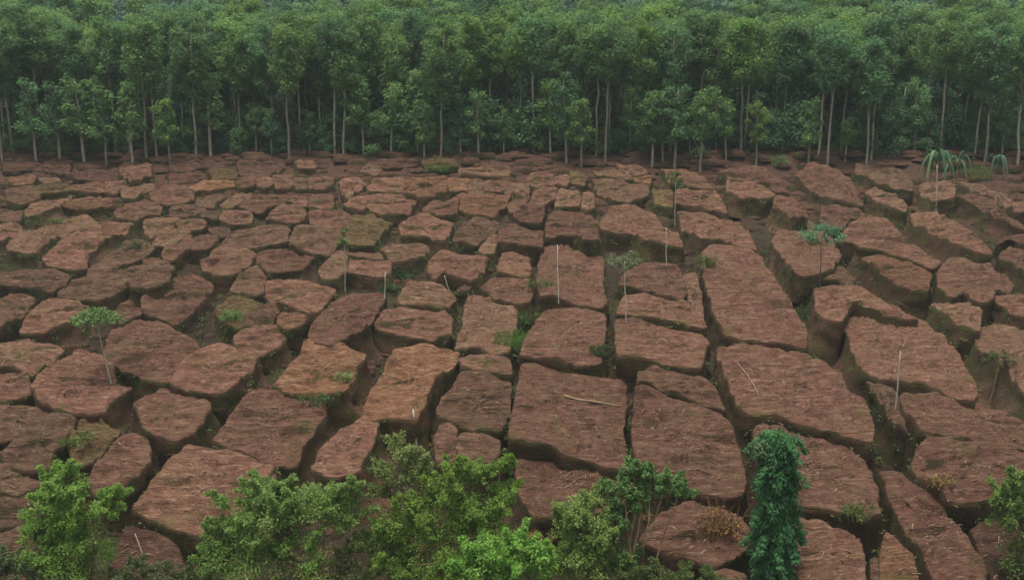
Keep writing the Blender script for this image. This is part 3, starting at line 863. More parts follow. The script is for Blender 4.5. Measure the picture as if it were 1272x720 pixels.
# ------------------------------------------------------------------ trees
def tree_mesh(kind, v):
    """unit-ish tree meshes: (trunk mesh, crown mesh, height)"""
    T = Tubes()
    if kind == 'tall':
        H = 16.0; c0 = 0.48 + 0.08 * (v % 3); R = 1.45 + 0.25 * (v % 4)
        lean = Vector((random.uniform(-0.5, 0.5), random.uniform(-0.5, 0.5), 0))
        trunk = [Vector((0, 0, -0.4))] + [lean * (i / 8) + Vector((random.uniform(-.09, .09), random.uniform(-.09, .09), H * 0.93 * i / 8)) for i in range(1, 9)]
        T.add(trunk, [0.125 * (1 - 0.72 * i / 8) + 0.02 for i in range(9)], 7)
        C = []; Rr = []
        for i in range(15):
            f = c0 + (0.98 - c0) * (i + random.random()) / 15
            an = i * 2.4 + random.random()
            prof = math.sin(math.pi * min(1, max(0.06, (f - c0 + 0.05) / (1.12 - c0)))) ** 0.7
            r = R * prof * random.uniform(0.35, 1.0)
            e = lean * f + Vector((math.cos(an) * r, math.sin(an) * r, H * f))
            s = lean * (f - 0.1) + Vector((0, 0, H * max(0.3, f - 0.10 - 0.03 * r)))
            T.add(bent(s, e, 3, 0.06), [0.06, 0.045, 0.03, 0.015], 4)
            C.append(e); Rr.append(random.uniform(0.65, 1.2))
            C.append(e.lerp(s, 0.4) + Vector((random.uniform(-.5, .5), random.uniform(-.5, .5), .3))); Rr.append(random.uniform(0.5, 0.9))
        L = leaves(C, Rr, 150, 0.17, aspect=2.0, droop=0.35, shell=0.35, squash=0.85)
        mt = M_BARK
    elif kind == 'young':
        H = 8.0; c0 = 0.30 + 0.06 * (v % 3); R = 1.05 + 0.15 * (v % 3)
        lean = Vector((random.uniform(-0.3, 0.3), random.uniform(-0.3, 0.3), 0))
        trunk = [Vector((0, 0, -0.3))] + [lean * (i / 6) + Vector((random.uniform(-.05, .05), random.uniform(-.05, .05), H * 0.92 * i / 6)) for i in range(1, 7)]
        T.add(trunk, [0.13 * (1 - 0.8 * i / 6) + 0.015 for i in range(7)], 6)
        C = []; Rr = []
        for i in range(15):
            f = c0 + (0.95 - c0) * (i + random.random()) / 15
            an = i * 2.4 + random.random()
            r = R * math.sin(math.pi * min(1, (f - c0 + 0.1) / (1.15 - c0))) ** 0.6 * random.uniform(0.2, 1.25)
            e = lean * f + Vector((math.cos(an) * r, math.sin(an) * r, H * f))
            s = lean * f + Vector((0, 0, H * max(0.3, f - 0.12)))
            T.add(bent(s, e, 2, 0.05), [0.035, 0.025, 0.01], 4)
            C.append(e); Rr.append(random.uniform(0.35, 0.85))
        L = leaves(C, Rr, 120, 0.16, aspect=1.8, droop=0.25, shell=0.35)
        mt = M_BARK
    else:                           # shaded understory tree: leafy nearly to the ground
        H = 7.0
        trunk = [Vector((0, 0, -0.3)), Vector((0.1, 0, 2)), Vector((-0.1, 0.1, 4.5)), Vector((0, 0, 6.3))]
        T.add(trunk, [0.14, 0.11, 0.07, 0.03], 6)
        C = []; Rr = []
        for i in range(24):
            f = random.uniform(0.10, 0.95)
            an = i * 2.4
            r = 1.9 * math.sin(math.pi * min(1, f * 0.8 + 0.2)) ** 0.6 * random.uniform(0.2, 1.0)
            e = Vector((math.cos(an) * r, math.sin(an) * r, H * f))
            T.add(bent((0, 0, H * max(0.02, f - 0.1)), e, 2, 0.05), [0.03, 0.02, 0.01], 4)
            C.append(e); Rr.append(random.uniform(0.6, 1.1))
        L = leaves(C, Rr, 100, 0.19, aspect=1.8, droop=0.3, shell=0.3)
        mt = M_DBARK
    crown = mesh_from('crown', L[0], L[1], [M_UNDER if kind == 'under' else M_FOREST], smooth=False, lv=L[2])
    return (T.mesh('trunk', mt), crown, H)

TREES = {k: [tree_mesh(k, v) for v in range(n)] for k, n in (('tall', 7), ('young', 5), ('under', 4))}

def place_tree(kind, p, h, label, group, name, tint, wide=1.0):
    tr, cr, H = random.choice(TREES[kind])
    r = link(name, None, loc=p)
    s = h / H
    w = s * wide
    r.rotation_euler = (random.uniform(-.03, .03), random.uniform(-.03, .03), random.uniform(0, 6.28))
    r.scale = (w, w, s)
    link('trunk', tr, r)
    c = link('crown', cr, r); c.color = (*tint, 1)
    tag(r, label, 'tree', group)
    return r

def third(p):
    q = p.x / (p.y * 0.553)
    return 'left third' if q < -0.33 else ('middle' if q < 0.33 else 'right third')

def tint(bright=1.0):
    k = random.random()
    b = bright * random.uniform(0.8, 1.2)
    if k < 0.2: return (1.15 * b, 1.12 * b, 0.8 * b)         # yellowish crown
    if k < 0.4: return (0.85 * b, 0.95 * b, 1.15 * b)        # bluish crown
    return (1.0 * b, 1.0 * b, 0.95 * b)

# front row traced from the photo: kind, foot x, foot y, top y
FRONT = [
    ('tall', 3, 196, 25), ('tall', 18, 192, 38), ('young', 45, 196, 95), ('young', 75, 197, 100), ('young', 105, 198, 92), ('young', 132, 198, 105), ('young', 165, 196, 96),
    ('tall', 182, 194, 22), ('tall', 195, 194, 30), ('young', 211, 197, 120), ('tall', 243, 193, 28), ('young', 262, 194, 84), ('tall', 297, 190, 22),
    ('young', 318, 192, 128), ('young', 338, 192, 132), ('tall', 360, 196, 26), ('young', 385, 193, 135), ('tall', 416, 190, 20), ('tall', 427, 192, 32), ('young', 452, 193, 88),
    ('young', 486, 193, 100), ('young', 519, 193, 82), ('young', 527, 195, 128), ('tall', 547, 195, 30), ('young', 572, 193, 118), ('young', 595, 195, 108), ('young', 626, 193, 130),
    ('tall', 664, 192, 18), ('young', 684, 192, 95), ('young', 704, 196, 88), ('young', 722, 197, 120), ('tall', 741, 192, 26), ('tall', 752, 194, 30), ('young', 782, 194, 100),
    ('young', 811, 195, 112), ('young', 824, 196, 108), ('young', 838, 199, 104), ('young', 857, 193, 130), ('tall', 868, 188, 14), ('young', 870, 198, 106), ('young', 902, 194, 118),
    ('tall', 925, 190, 20), ('young', 940, 196, 125), ('tall', 971, 190, 22), ('young', 1004, 196, 120), ('tall', 1028, 196, 40), ('young', 1050, 196, 145), ('tall', 1077, 198, 46), ('tall', 1082, 196, 60),
    ('young', 1114, 190, 100), ('young', 1136, 192, 96), ('young', 1154, 188, 130), ('tall', 1194, 188, 40), ('tall', 1210, 194, 42), ('tall', 1223, 194, 30), ('tall', 1264, 198, 24), ('young', 1245, 192, 110),
]
ORDW = ['first', 'second', 'third', 'fourth', 'fifth', 'sixth', 'seventh', 'eighth', 'ninth', 'tenth', 'eleventh', 'twelfth', 'thirteenth', 'fourteenth', 'fifteenth', 'sixteenth', 'seventeenth', 'eighteenth', 'nineteenth', 'twentieth',
        'twenty-first', 'twenty-second', 'twenty-third', 'twenty-fourth', 'twenty-fifth', 'twenty-sixth', 'twenty-seventh', 'twenty-eighth', 'twenty-ninth', 'thirtieth', 'thirty-first', 'thirty-second', 'thirty-third', 'thirty-fourth', 'thirty-fifth', 'thirty-sixth']
cnt = {'tall': 0, 'young': 0}
FPOS = []
for kd, u, vb, vt in sorted(FRONT, key=lambda q: q[1]):
    p = ground_at(u, vb)
    h = height_to(p, vt)
    i = cnt[kd]; cnt[kd] += 1
    tn_ = tint(1.08); cw = 'yellowish' if tn_[2] < 0.75 * tn_[0] else ('bluish' if tn_[2] > tn_[0] else 'mid-green')
    if kd == 'tall':
        lab = f'tall slim pale-trunked tree with high {cw} crown, {ORDW[i]} from left on the forest edge'
        place_tree(kd, p, h, lab, 'tall trees on the forest edge', 'forest_tree', tn_, 1.15)
    else:
        lab = f'low young tree with round {cw} crown, {ORDW[i]} from left on the forest edge'
        place_tree(kd, p, h, lab, 'young trees on the forest edge', 'young_tree', tn_, 0.8 + 0.4 * random.random())
    FPOS.append((p.x, p.y))

# the crowd of trees behind the front row
placed = list(FPOS)
def spot(y0, y1, dmin, span=0.60):
    for _ in range(60):
        y = random.uniform(y0, y1); x = random.uniform(-1, 1) * (y * span + 3)
        if all((x - a) ** 2 + (y - b) ** 2 > dmin * dmin for a, b in placed[-260:]):
            break
    placed.append((x, y))
    return Vector((x, y, ground_z(x, y)))
for i in range(170):
    p = spot(EDGE_Y + 0.8, EDGE_Y + 14, 1.8)
    place_tree('tall', p, random.uniform(13.5, 16.5), f'tall thin tree just behind the front row, in the {third(p)} of the forest', 'tall trees just behind the forest edge', 'forest_tree', tint(1.0), 1.1)
for i in range(180):
    p = spot(EDGE_Y + 12, EDGE_Y + 62, 3.0)
    place_tree('tall', p, random.uniform(14, 17.5) + 3.2 * sm((p.y - EDGE_Y - 22) / 30), f'tree deep in the {third(p)} of the forest, its crown showing over those ahead', 'trees deep inside the forest', 'forest_tree', tint(1.1), 1.35)
for i in range(250):
    p = spot(EDGE_Y + (2.0 if i % 2 else 0.6), EDGE_Y + (17 if i % 2 else 6), 1.6)
    place_tree('under', p, random.uniform(5, 10.5) if i % 2 else random.uniform(2.4, 6.5), f'dark bushy understory tree between the trunks in the {third(p)} of the forest', 'understory trees between the trunks', 'understory_tree', tint(0.9), 1.15)

# far wooded hill: one leafy canopy mass
def far_wood():
    C = []; R = []
    for i in range(3200):
        y = 175 + 450 * random.random() ** 1.2; x = random.uniform(-0.66, 0.66) * y
        z = ground_z(x, y, False) + 9 * noise.noise(Vector((x / 90, y / 90, 0.5))) * sm((y - 140) / 200)
        h = random.uniform(11, 20)
        for q in range(2):
            C.append((x + random.uniform(-2, 2), y + random.uniform(-2, 2), z + h - q * 4)); R.append(random.uniform(2.4, 4.6))
    L = leaves(C, R, 60, 0.85, aspect=1.3, shell=0.5)
    o = link('far_woodland', mesh_from('far_woodland', L[0], L[1], [M_FAR], smooth=False, lv=L[2]))
    tag(o, 'bluish wooded hillside closing the view above the forest', 'woodland', kind='stuff')
far_wood()

# ------------------------------------------------------------------ grass in the gaps
def blades(centers, n, hgt, spread, width):
    V = []; F = []; L = []
    for (c, k) in centers:
        cl = random.random()
        for _ in range(int(n * k)):
            a = random.uniform(0, 6.28); r = spread * k * math.sqrt(random.random())
            x, y = c[0] + r * math.cos(a), c[1] + r * math.sin(a)
            z = ground_z(x, y) if len(c) < 3 else c[2] - 0.05
            h = hgt * random.uniform(0.5, 1.3); a2 = random.uniform(0, 6.28); w = width * random.uniform(0.6, 1.2)
            dx, dy = math.cos(a2) * w, math.sin(a2) * w
            lx, ly = random.gauss(0, h * 0.35), random.gauss(0, h * 0.35)
            b = len(V)
            V += [(x - dx, y - dy, z), (x + dx, y + dy, z), (x + lx * 0.4 + dx * .7, y + ly * 0.4 + dy * .7, z + h * 0.6), (x + lx * 0.4 - dx * .7, y + ly * 0.4 - dy * .7, z + h * 0.6), (x + lx, y + ly, z + h)]
            F += [(b, b + 1, b + 2, b + 3), (b + 3, b + 2, b + 4)]
            L += [cl * 0.6 + 0.4 * random.random()] * 5
    return V, F, L
cs = []
for _ in range(700):
    y = random.uniform(22, 108); x = random.uniform(-0.6, 0.6) * (y + 5)
    if noise.noise(Vector((x * 0.12, y * 0.12, 8))) > 0.0:
        cs.append(((x, y), random.uniform(0.3, 0.8)))
V, F, L = blades(cs, 34, 0.55, 0.7, 0.035)
o = link('grass', mesh_from('grass', V, F, [M_GRASS], smooth=False, lv=L))
o.color = (0.75, 0.72, 0.7, 1)
tag(o, 'sparse yellow-green grass in the gaps between the earth blocks', 'grass', kind='stuff')

# straw, roots and chips lying on the blocks
def litter():
    V = []; F = []; L = []
    for w in LITTER:
        ln = random.uniform(0.10, 0.55) * random.uniform(0.5, 1.2); a = random.gauss(0.1, 0.55)
        dx, dy = math.cos(a) * ln / 2, math.sin(a) * ln / 2
        wd = random.uniform(0.010, 0.024); z = w.z + 0.03; sl = TS * dy
        px, py = -math.sin(a) * wd, math.cos(a) * wd
        x = w.x + random.uniform(-.15, .15); y = w.y + random.uniform(-.1, .1); z += (y - w.y) * TS
        b = len(V); k = random.uniform(-.04, .04)
        V += [(x - dx - px, y - dy - py, z - sl), (x - dx + px, y - dy + py, z - sl), (x + k + px, y + py, z + .02), (x + k - px, y - py, z + .02), (x + dx + px, y + dy + py, z + sl), (x + dx - px, y + dy - py, z + sl), (x, y, z - 0.03)]
        F += [(b, b + 3, b + 2, b + 1), (b + 3, b + 5, b + 4, b + 2), (b, b + 6, b + 3), (b + 3, b + 6, b + 5)]
        L += [random.random()] * 7
    o = link('straw_litter', mesh_from('straw_litter', V, F, [M_STRAW], smooth=False, lv=L))
    tag(o, 'straw, rootlets and chips strewn over the tops of the earth blocks', 'litter', kind='stuff')
    C = [tuple(w + Vector((0, 0, .05))) for w in SEAM]
    for _ in range(5200):
        y = random.uniform(22, 104); x = random.uniform(-0.6, 0.6) * (y + 5)
        if noise.noise(Vector((x * 0.10, y * 0.10, 2))) > -0.08: C.append((x, y, ground_z(x, y) + random.uniform(0.05, 0.35)))
    Rr = [random.uniform(0.12, 0.42) for _ in C]
    Lf = leaves(C, Rr, 18, 0.085, aspect=2.0, outward=0.3, shell=0.1, squash=0.9)
    o = link('ground_cover', mesh_from('ground_cover', Lf[0], Lf[1], [M_COVER], smooth=False, lv=Lf[2]))
    tag(o, 'small weeds and moss growing along the seams between the blocks', 'ground cover', kind='stuff')
M_STRAW = leaf_material('straw', (0.07, 0.037, 0.023), (0.17, 0.10, 0.06), (0.34, 0.23, 0.15), 0.0)
M_COVER = leaf_material('seam_weeds', (0.055, 0.070, 0.024), (0.100, 0.130, 0.040), (0.18, 0.22, 0.08), 0.25)
litter()

def weed(name, u, v, k, label, hgt=0.9, colr=(1, 1, 1), mat=None, spread=0.75, n=75, lift=0.0, grp=None):
    p = on_surface(u, v)
    hgt *= 0.8; colr = tuple(min(2.2, 1.25 * c_ ) for c_ in colr)
    V, F, L = blades([((p.x, p.y, p.z), k)], n, hgt, spread, 0.022)
    V = [(a - p.x, b - p.y, c - p.z) for a, b, c in V]
    cc = [(random.gauss(0, .45) * spread * k, random.gauss(0, .45) * spread * k, random.uniform(.1, .7) * hgt) for _ in range(14)]
    Lf = leaves(cc, [random.uniform(.12, .3) for _ in cc], 26, 0.085, outward=0.4, shell=0.1, aspect=2.0)
    V2, F2, L2 = Lf
    off = len(V)
    F = list(F) + [tuple(int(i) + off for i in f) for f in F2]
    o = link(name, mesh_from(name, list(V) + [tuple(a) for a in V2], F, [mat or M_GRASS], smooth=False, lv=list(L) + list(L2)), loc=p)
    o.color = (*colr, 1)
    tag(o, label, 'weed', grp)
    return o

bpy.context.view_layer.update()
DG = bpy.context.evaluated_depsgraph_get()
FIELD = [b['o'] for b in BLOCKS] + [bpy.data.objects['ground']]
def on_surface(u, v):
    """first block or ground surface seen at a photo position"""
    d = ray(u, v).normalized(); best = None
    for o in FIELD:
        if o.name != 'ground':
            bl = (o.matrix_world.translation - CAM)
            if bl.cross(d).length > 14: continue
        ok, loc, nr, fi = o.ray_cast(o.matrix_world.inverted() @ CAM, d)
        if ok:
            w = o.matrix_world @ loc
            if best is None or (w - CAM).length < (best - CAM).length: best = w
    return best if best is not None else ground_at(u, v)

# ------------------------------------------------------------------ saplings and bare poles standing among the blocks
def pole_like(name, u, vb, ut, vt, r0, r1, mat, wob=0.01):
    """upright thin stem from foot pixel to top pixel; returns root, foot, top (local)"""
    p = on_surface(u, vb)
    h = height_to(p, vt)
    dx = (ut - u) / px_per_m(p)
    return p, Vector((dx, 0, h))

def sapling(name, u, vb, ut, vt, crown_px, label, mat_leaf=M_PALE, mat_stem=M_WOOD, style='round', n=26, size=0.09, thick=0.062, colr=(1, 1, 1), cat='sapling'):
    p, t = pole_like(name, u, vb, ut, vt, 0, 0, None)
    root = link(name, None, loc=p)
    tag(root, label, cat)
    ppm = px_per_m(p)
    Rw = crown_px / ppm / 2
    T = Tubes()
    hs_ = 1.0
    stem_top = t * (0.86 if style != 'bare' else 1.0)
    pts = bent((0, 0, -0.4), stem_top, 5, 0.012)
    T.add(pts, [thick * (1 - 0.55 * i / 5) for i in range(6)], 6)
    C = []; Rr = []
    if style != 'bare':
        k = n
        for i in range(k):
            an = i * 2.4; q = math.sqrt((i + 0.5) / k)
            if style == 'umbrella':
                e = stem_top + Vector((math.cos(an) * q * Rw, math.sin(an) * q * Rw, 0.14 * t.z * (1 - q * q) + 0.02))
            elif style == 'wisp':
                e = stem_top + Vector((math.cos(an) * q * Rw, math.sin(an) * q * Rw, random.uniform(-0.1, 0.16) * t.z))
            else:
                e = stem_top + Vector((math.cos(an) * q * Rw, math.sin(an) * q * Rw, random.uniform(-0.22, 0.30) * Rw * 2 * math.sqrt(1 - q * q * 0.9)))
            C.append(e); Rr.append(Rw * random.uniform(0.16, 0.30))
            if i % 2 == 0: T.add(bent(stem_top * random.uniform(0.82, 1.0), e, 2, 0.08), [thick * 0.35, thick * 0.25, thick * 0.12], 4)
    link('stem', T.mesh('stem', mat_stem), root)
    if C:
        Lf = leaves(C, Rr, 46, size, aspect=2.0, droop=0.3, shell=0.1, outward=0.4)
        c = link('crown', mesh_from('crown', Lf[0], Lf[1], [mat_leaf], smooth=False, lv=Lf[2]), root)
        c.color = (*colr, 1)
    return root

sapling('sapling', 139, 474, 123, 386, 54, 'pale green umbrella-shaped sapling on a slanting white stem at left', style='umbrella', n=30, size=0.11, colr=(0.95, 1.1, 0.9))
sapling('sapling', 1018, 358, 1017, 282, 56, 'round grey-green sapling on a thin dark stem between right-hand blocks', M_IVY, M_DBARK, 'round', 22, 0.09, 0.05, colr=(3.0, 2.1, 2.6))
sapling('sapling', 838, 282, 838, 216, 22, 'slim sapling with small yellow-green tuft just below the tree line', M_GRASS, M_WOOD, 'wisp', 12, 0.12, 0.06, colr=(1.4, 1.4, 1.4))
sapling('sapling', 429, 362, 429, 286, 16, 'short pale pole with a yellowish leaf tuft on top', M_GRASS, M_WOOD, 'wisp', 8, 0.1, 0.06, colr=(1.6, 1.6, 1.4))
sapling('sapling', 1229, 500, 1240, 436, 34, 'thin wispy sapling in the far-right gap', M_GRASS, M_TWIG, 'wisp', 10, 0.09, 0.045)
sapling('sapling', 778, 400, 774, 312, 46, 'pale dry shrub with silvery leaves on a thin leaning stem', M_PALE, M_WOOD, 'round', 18, 0.10, 0.045, colr=(0.75, 0.72, 0.75))
sapling('sapling', 1077, 198, 1077, 136, 10, 'thin white-stemmed sapling against the forest at right', M_FOREST, M_WOOD, 'wisp', 6, 0.14, 0.08)
for (u, vb, ut, vt, lab, th) in [
    (1112, 506, 1114, 436, 'bare white pole standing on the large block at right', 0.05),
    (694, 372, 692, 304, 'slim pale pole rising from the block beside yellow grass', 0.04),
    (828, 330, 826, 282, 'short whitish pole at the foot of the slim sapling', 0.045),
    (478, 370, 479, 338, 'very short yellowish stake beside the dark green weeds', 0.045),
    (560, 362, 552, 342, 'tiny leaning stick on the brown block left of centre', 0.04),
    (518, 556, 514, 508, 'crooked bleached stick poking up above the pale-topped bush', 0.07),
    (1163, 262, 1160, 205, 'thin light stem under the drooping-leaved plant', 0.05),
]:
    p, t = pole_like('dead_pole', u, vb, ut, vt, 0, 0, None)
    T = Tubes(); pts = bent((0, 0, -0.3), t, 5, 0.012)
    T.add(pts, [th, th * .95, th * .9, th * .8, th * .75, th * .6], 7)
    T.add(bent(t * 0.93, t * 0.93 + Vector((0.18, 0.05, 0.12)), 2, 0.05), [th * .4, th * .3, th * .15], 5)
    tag(link('dead_pole', T.mesh('dead_pole', M_WOOD), loc=p), lab, 'pole')

def twig(pts, label, th=0.045, mat=M_TWIG):
    P = [on_surface(u, v) + Vector((0, 0, 0.05)) for u, v in pts]
    o = P[0].copy(); T = Tubes()
    T.add([q - o for q in P], [th * (1 - 0.5 * i / len(P)) for i in range(len(P))], 5)
    T.add(bent(P[len(P) // 2] - o, P[len(P) // 2] - o + Vector((0.35, 0.2, 0.06)), 2, 0.06), [th * .5, th * .35, th * .2], 4)
    tag(link('fallen_branch', T.mesh('fallen_branch', mat), loc=o), label, 'branch')
twig([(701, 492), (718, 497), (735, 499), (752, 502), (770, 505)], 'long bright fallen branch across the central block', 0.085)
twig([(916, 452), (928, 466), (938, 482), (948, 504)], 'curved pale twig on the large block right of centre', 0.05)
twig([(426, 338), (440, 340), (458, 343), (474, 344)], 'light straight twig on the block beside the yellow-topped pole', 0.05)
twig([(1098, 368), (1115, 376), (1130, 384)], 'thin reddish root on the rim of the right-hand block', 0.035)
twig([(168, 664), (176, 686), (187, 707)], 'thin straw stalk lying on the lower left block', 0.035)
twig([(1176, 622), (1188, 630), (1198, 642)], 'short pale root sticking out below the lower right block', 0.05)
twig([(850, 585), (866, 583), (885, 590)], 'pale root on the tall block above the drooping bush', 0.04)

# ------------------------------------------------------------------ weeds in the gaps
weed('weed_clump', 170, 308, 1.6, 'yellow-green weed tuft in the left gap between long blocks', colr=(0.8, 0.75, 0.8))
weed('weed_clump', 66, 276, 1.7, 'bright moss-green weed patch near the upper left', 0.6, (1.2, 1.25, 1.0))
weed('weed_clump', 500, 345, 1.9, 'dark green weed clump beside the yellow-topped pole', 1.1, (0.5, 0.85, 0.6))
weed('weed_clump', 482, 362, 1.0, 'small dark green weed at the foot of the short stake', 0.9, (0.5, 0.8, 0.6))
weed('weed_clump', 638, 432, 1.5, 'bright green grass tuft in the gap left of the central blocks', 1.7, (0.9, 1.35, 0.8), n=170)
weed('weed_clump', 650, 400, 1.1, 'smaller bright grass tuft higher up the same central gap', 1.3, (0.9, 1.2, 0.8))
weed('weed_clump', 671, 355, 1.6, 'yellow grass patch on the block beside the slim pale pole', 0.8, (1.2, 1.05, 1.0))
weed('weed_clump', 290, 396, 1.2, 'small fork-leaved light green weed between left blocks', 1.1, (1.2, 1.5, 1.3))
weed('weed_clump', 430, 470, 1.0, 'whitish-green weed on the rim of an ochre block', 0.5, (2.0, 2.2, 2.2))
weed('weed_clump', 96, 548, 1.2, 'yellow-green moss tuft above the lower left bush', 0.5, (1.0, 1.0, 0.8))
weed('weed_clump', 400, 500, 1.3, 'olive weeds in the shaded gap of the large centre-left block', 0.8, (0.6, 0.65, 0.6))
weed('weed_clump', 545, 212, 2.2, 'green mound of weeds close to the forest edge', 0.9, (0.7, 1.0, 0.6))
weed('weed_clump', 878, 330, 1.0, 'pale weeds on the corner of a tall right-hand block', 1.2, (1.1, 1.1, 1.0))
weed('weed_clump', 1002, 395, 1.6, 'olive grass deep in the long right-hand gap', 1.3, (0.7, 0.75, 0.6))
weed('weed_clump', 744, 440, 0.9, 'thin grass in the narrow dark central gap', 0.9, (0.5, 0.6, 0.5))
weed('weed_clump', 1060, 640, 1.0, 'moss and grass in the gap beside the lower right boulder', 0.9, (0.8, 0.8, 0.6))
weed('weed_clump', 810, 645, 0.9, 'dry orange leaf cluster beside the drooping bush', 0.9, (1, 1, 1), M_DRY)
weed('weed_clump', 893, 660, 1.2, 'dry orange-brown stalks left of the ivy-clad column', 1.7, (1, 0.9, 0.9), M_DRY)
weed('weed_clump', 670, 668, 1.4, 'tan dead leaves under the central blocks', 0.8, (1.1, 1, 1), M_DRY)
weed('weed_clump', 1032, 190, 1.6, 'yellow-leaved weed glowing at the forest foot on the right', 1.6, (1.7, 1.5, 0.7))
weed('weed_clump', 968, 205, 1.5, 'pale green weed at the top of the long gap', 1.6, (0.9, 1.3, 1.3))
weed('weed_clump', 1165, 600, 0.9, 'dry weeds on the rim of the lower right block', 0.6, (1, 1, 1), M_DRY)

# ------------------------------------------------------------------ drooping broad-leaved plants at the upper right
def arch_plant(u, vb, vt, wpx, label, colr, nl=9):
    p = on_surface(u, vb); h = height_to(p, vt); w = wpx / px_per_m(p) / 2
    root = link('broadleaf_plant', None, loc=p); tag(root, label, 'plant', 'drooping broad-leaved plants')
    T = Tubes(); T.add([(0, 0, -.3), (0.05, 0, h * .35), (0, 0, h * .6)], [0.09, 0.07, 0.05], 6)
    link('stem', T.mesh('stem', M_PALE_STEM), root)
    for i in range(nl):
        an = i * 2.4 + 0.5
        dx, dy = math.cos(an), math.sin(an)
        L = w * random.uniform(0.6, 1.2); h *= random.uniform(0.9, 1.08); V = []; F = []
        for q in range(9):
            t = q / 8
            r = L * t; z = h * (0.50 + 0.55 * math.sin(math.pi * min(1, t * 0.95 + 0.04)) * (1 - 0.1 * i / nl)) - h * 0.55 * t * t
            wd = 0.15 * math.sin(math.pi * (0.1 + 0.88 * t)) ** 0.8 * (h / 3)
            c = Vector((dx * r, dy * r, z)); s = Vector((-dy, dx, 0)) * wd
            V += [c + s - Vector((0, 0, wd * .35)), c, c - s - Vector((0, 0, wd * .35))]
            if q: b = q * 3; F += [(b - 3, b - 2, b + 1, b), (b - 2, b - 1, b + 2, b + 1)]
        o = link('leaf', mesh_from('leaf', V, F, [M_IVY], lv=[random.random()] * len(V)), root)
        o.color = (*colr, 1)
M_PALE_STEM = bark_material('green_stem', (0.15, 0.17, 0.06), (0.24, 0.25, 0.10))
arch_plant(1162, 224, 188, 56, 'light green plant with arching drooping leaves, left of the trio', (2.6, 1.5, 1.8), 12)
arch_plant(1188, 220, 182, 62, 'dark green plant with one long pale drooping leaf, middle of the trio', (2.0, 1.2, 1.5))
arch_plant(1238, 220, 188, 44, 'grey-green drooping plant, right of the trio', (2.2, 1.2, 1.9))
weed('weed_clump', 1212, 222, 2.3, 'tall yellow-green leafy mound between the drooping-leaved plants', 2.0, (1.0, 1.1, 0.9), M_GRASS, n=150)

# ------------------------------------------------------------------ foreground bushes
def bush(name, foot, lobes, label, mat, n=90, leaf=0.13, colr=(1, 1, 1), cat='bush', aspect=1.8, depth=1.0, rscale=1.0):
    """lobes: (u, v, radius px, y offset m) foliage lumps in photo coordinates, set at the bush's own distance"""
    p = ground_at(*foot)
    root = link(name, None, loc=p); tag(root, label, cat)
    dist_y = p.y
    T = Tubes(); C = []; Rr = []
    for (u, v, rp, dy) in lobes:
        d = ray(u, v)
        t = (dist_y + dy - CAM.y) / d.y
        c = CAM + d * t - p
        r = 0.88 * rp / px_per_m(CAM + d * t)
        # a lobe is a sprig of smaller clumps
        m = max(6, int(rp / 1.5))
        T.add(bent((random.uniform(-.15, .15), random.uniform(-.15, .15), -0.3), c + Vector((0, 0, r * .5)), 4, 0.07), [0.07, 0.055, 0.04, 0.03, 0.012], 5)
        for q in range(m):
            a = Vector((random.gauss(0, 1), random.gauss(0, 1), random.gauss(0.3, 1))).normalized() * r * random.uniform(0.3, 1.25)
            a.y *= depth; a.z *= 0.85
            e = c + a
            C.append(e); Rr.append(min(0.62, r * random.uniform(0.18, 0.5) * rscale))
            if q % 2 == 0: T.add(bent(c * 0.97, e, 2, 0.08), [0.022, 0.016, 0.006], 4)
        for q in range(2 + int(rp / 7)):       # wispy shoots beyond the outline
            a = Vector((random.gauss(0, 1), random.gauss(0, .6), abs(random.gauss(0.9, 0.6)))).normalized()
            tip = c + a * r * random.uniform(1.25, 1.75)
            T.add(bent(c, tip, 3, 0.08), [0.018, 0.013, 0.009, 0.004], 4)
            for g in range(6):
                C.append(c.lerp(tip, 0.5 + 0.1 * g) + Vector((random.uniform(-.06, .06),) * 3)); Rr.append(0.17 - 0.02 * g)
    link('stem', T.mesh('stem', M_TWIG), root)
    zz = [q.z for q in C]; z0, z1 = min(zz), max(zz)
    cl = [min(1, max(0, 0.15 + 0.5 * (q.z - z0) / (z1 - z0 + .01) + random.uniform(-.15, .45))) for q in C]   # paler young tips
    Lf = leaves(C, Rr, int(n * 1.25), leaf * 0.46, aspect=aspect * 1.25, droop=0.2, shell=0.1, outward=0.35, squash=0.9, cl=cl)
    c = link('foliage', mesh_from('foliage', Lf[0], Lf[1], [mat], smooth=False, lv=Lf[2]), root)
    c.color = (colr[0] * 1.05, colr[1] * 1.05, colr[2] * 0.9, 1)
    return root

bush('bush', (88, 790), [(80, 592, 15, 0), (78, 612, 28, 0), (58, 640, 30, .2), (95, 645, 36, -.3), (138, 628, 17, .1), (146, 612, 9, 0), (60, 680, 34, 0), (105, 690, 40, -.3), (40, 660, 16, .2), (80, 715, 45, -.4)],
     'bright green leafy bush alone at the lower left', M_BUSH, 80)
bush('bush', (335, 800), [(330, 618, 30, 0), (300, 640, 34, .2), (280, 668, 28, .3), (345, 650, 44, -.3), (375, 640, 34, 0), (405, 622, 20, .3), (436, 608, 17, .4), (430, 640, 26, .2), (310, 700, 50, -.4), (375, 700, 46, -.4), (352, 612, 18, .4), (270, 700, 26, 0)],
     'wide green bush left of bottom centre', M_BUSH, 80, colr=(0.85, 0.82, 0.95))
bush('bush', (500, 785), [(497, 562, 20, .4), (490, 590, 22, .4), (517, 595, 16, .3), (525, 575, 12, .4), (470, 612, 12, .3)],
     'pale yellowish sparse bush rising behind the centre bush', M_PALE, 45, 0.13, (1.0, 0.98, 0.85))
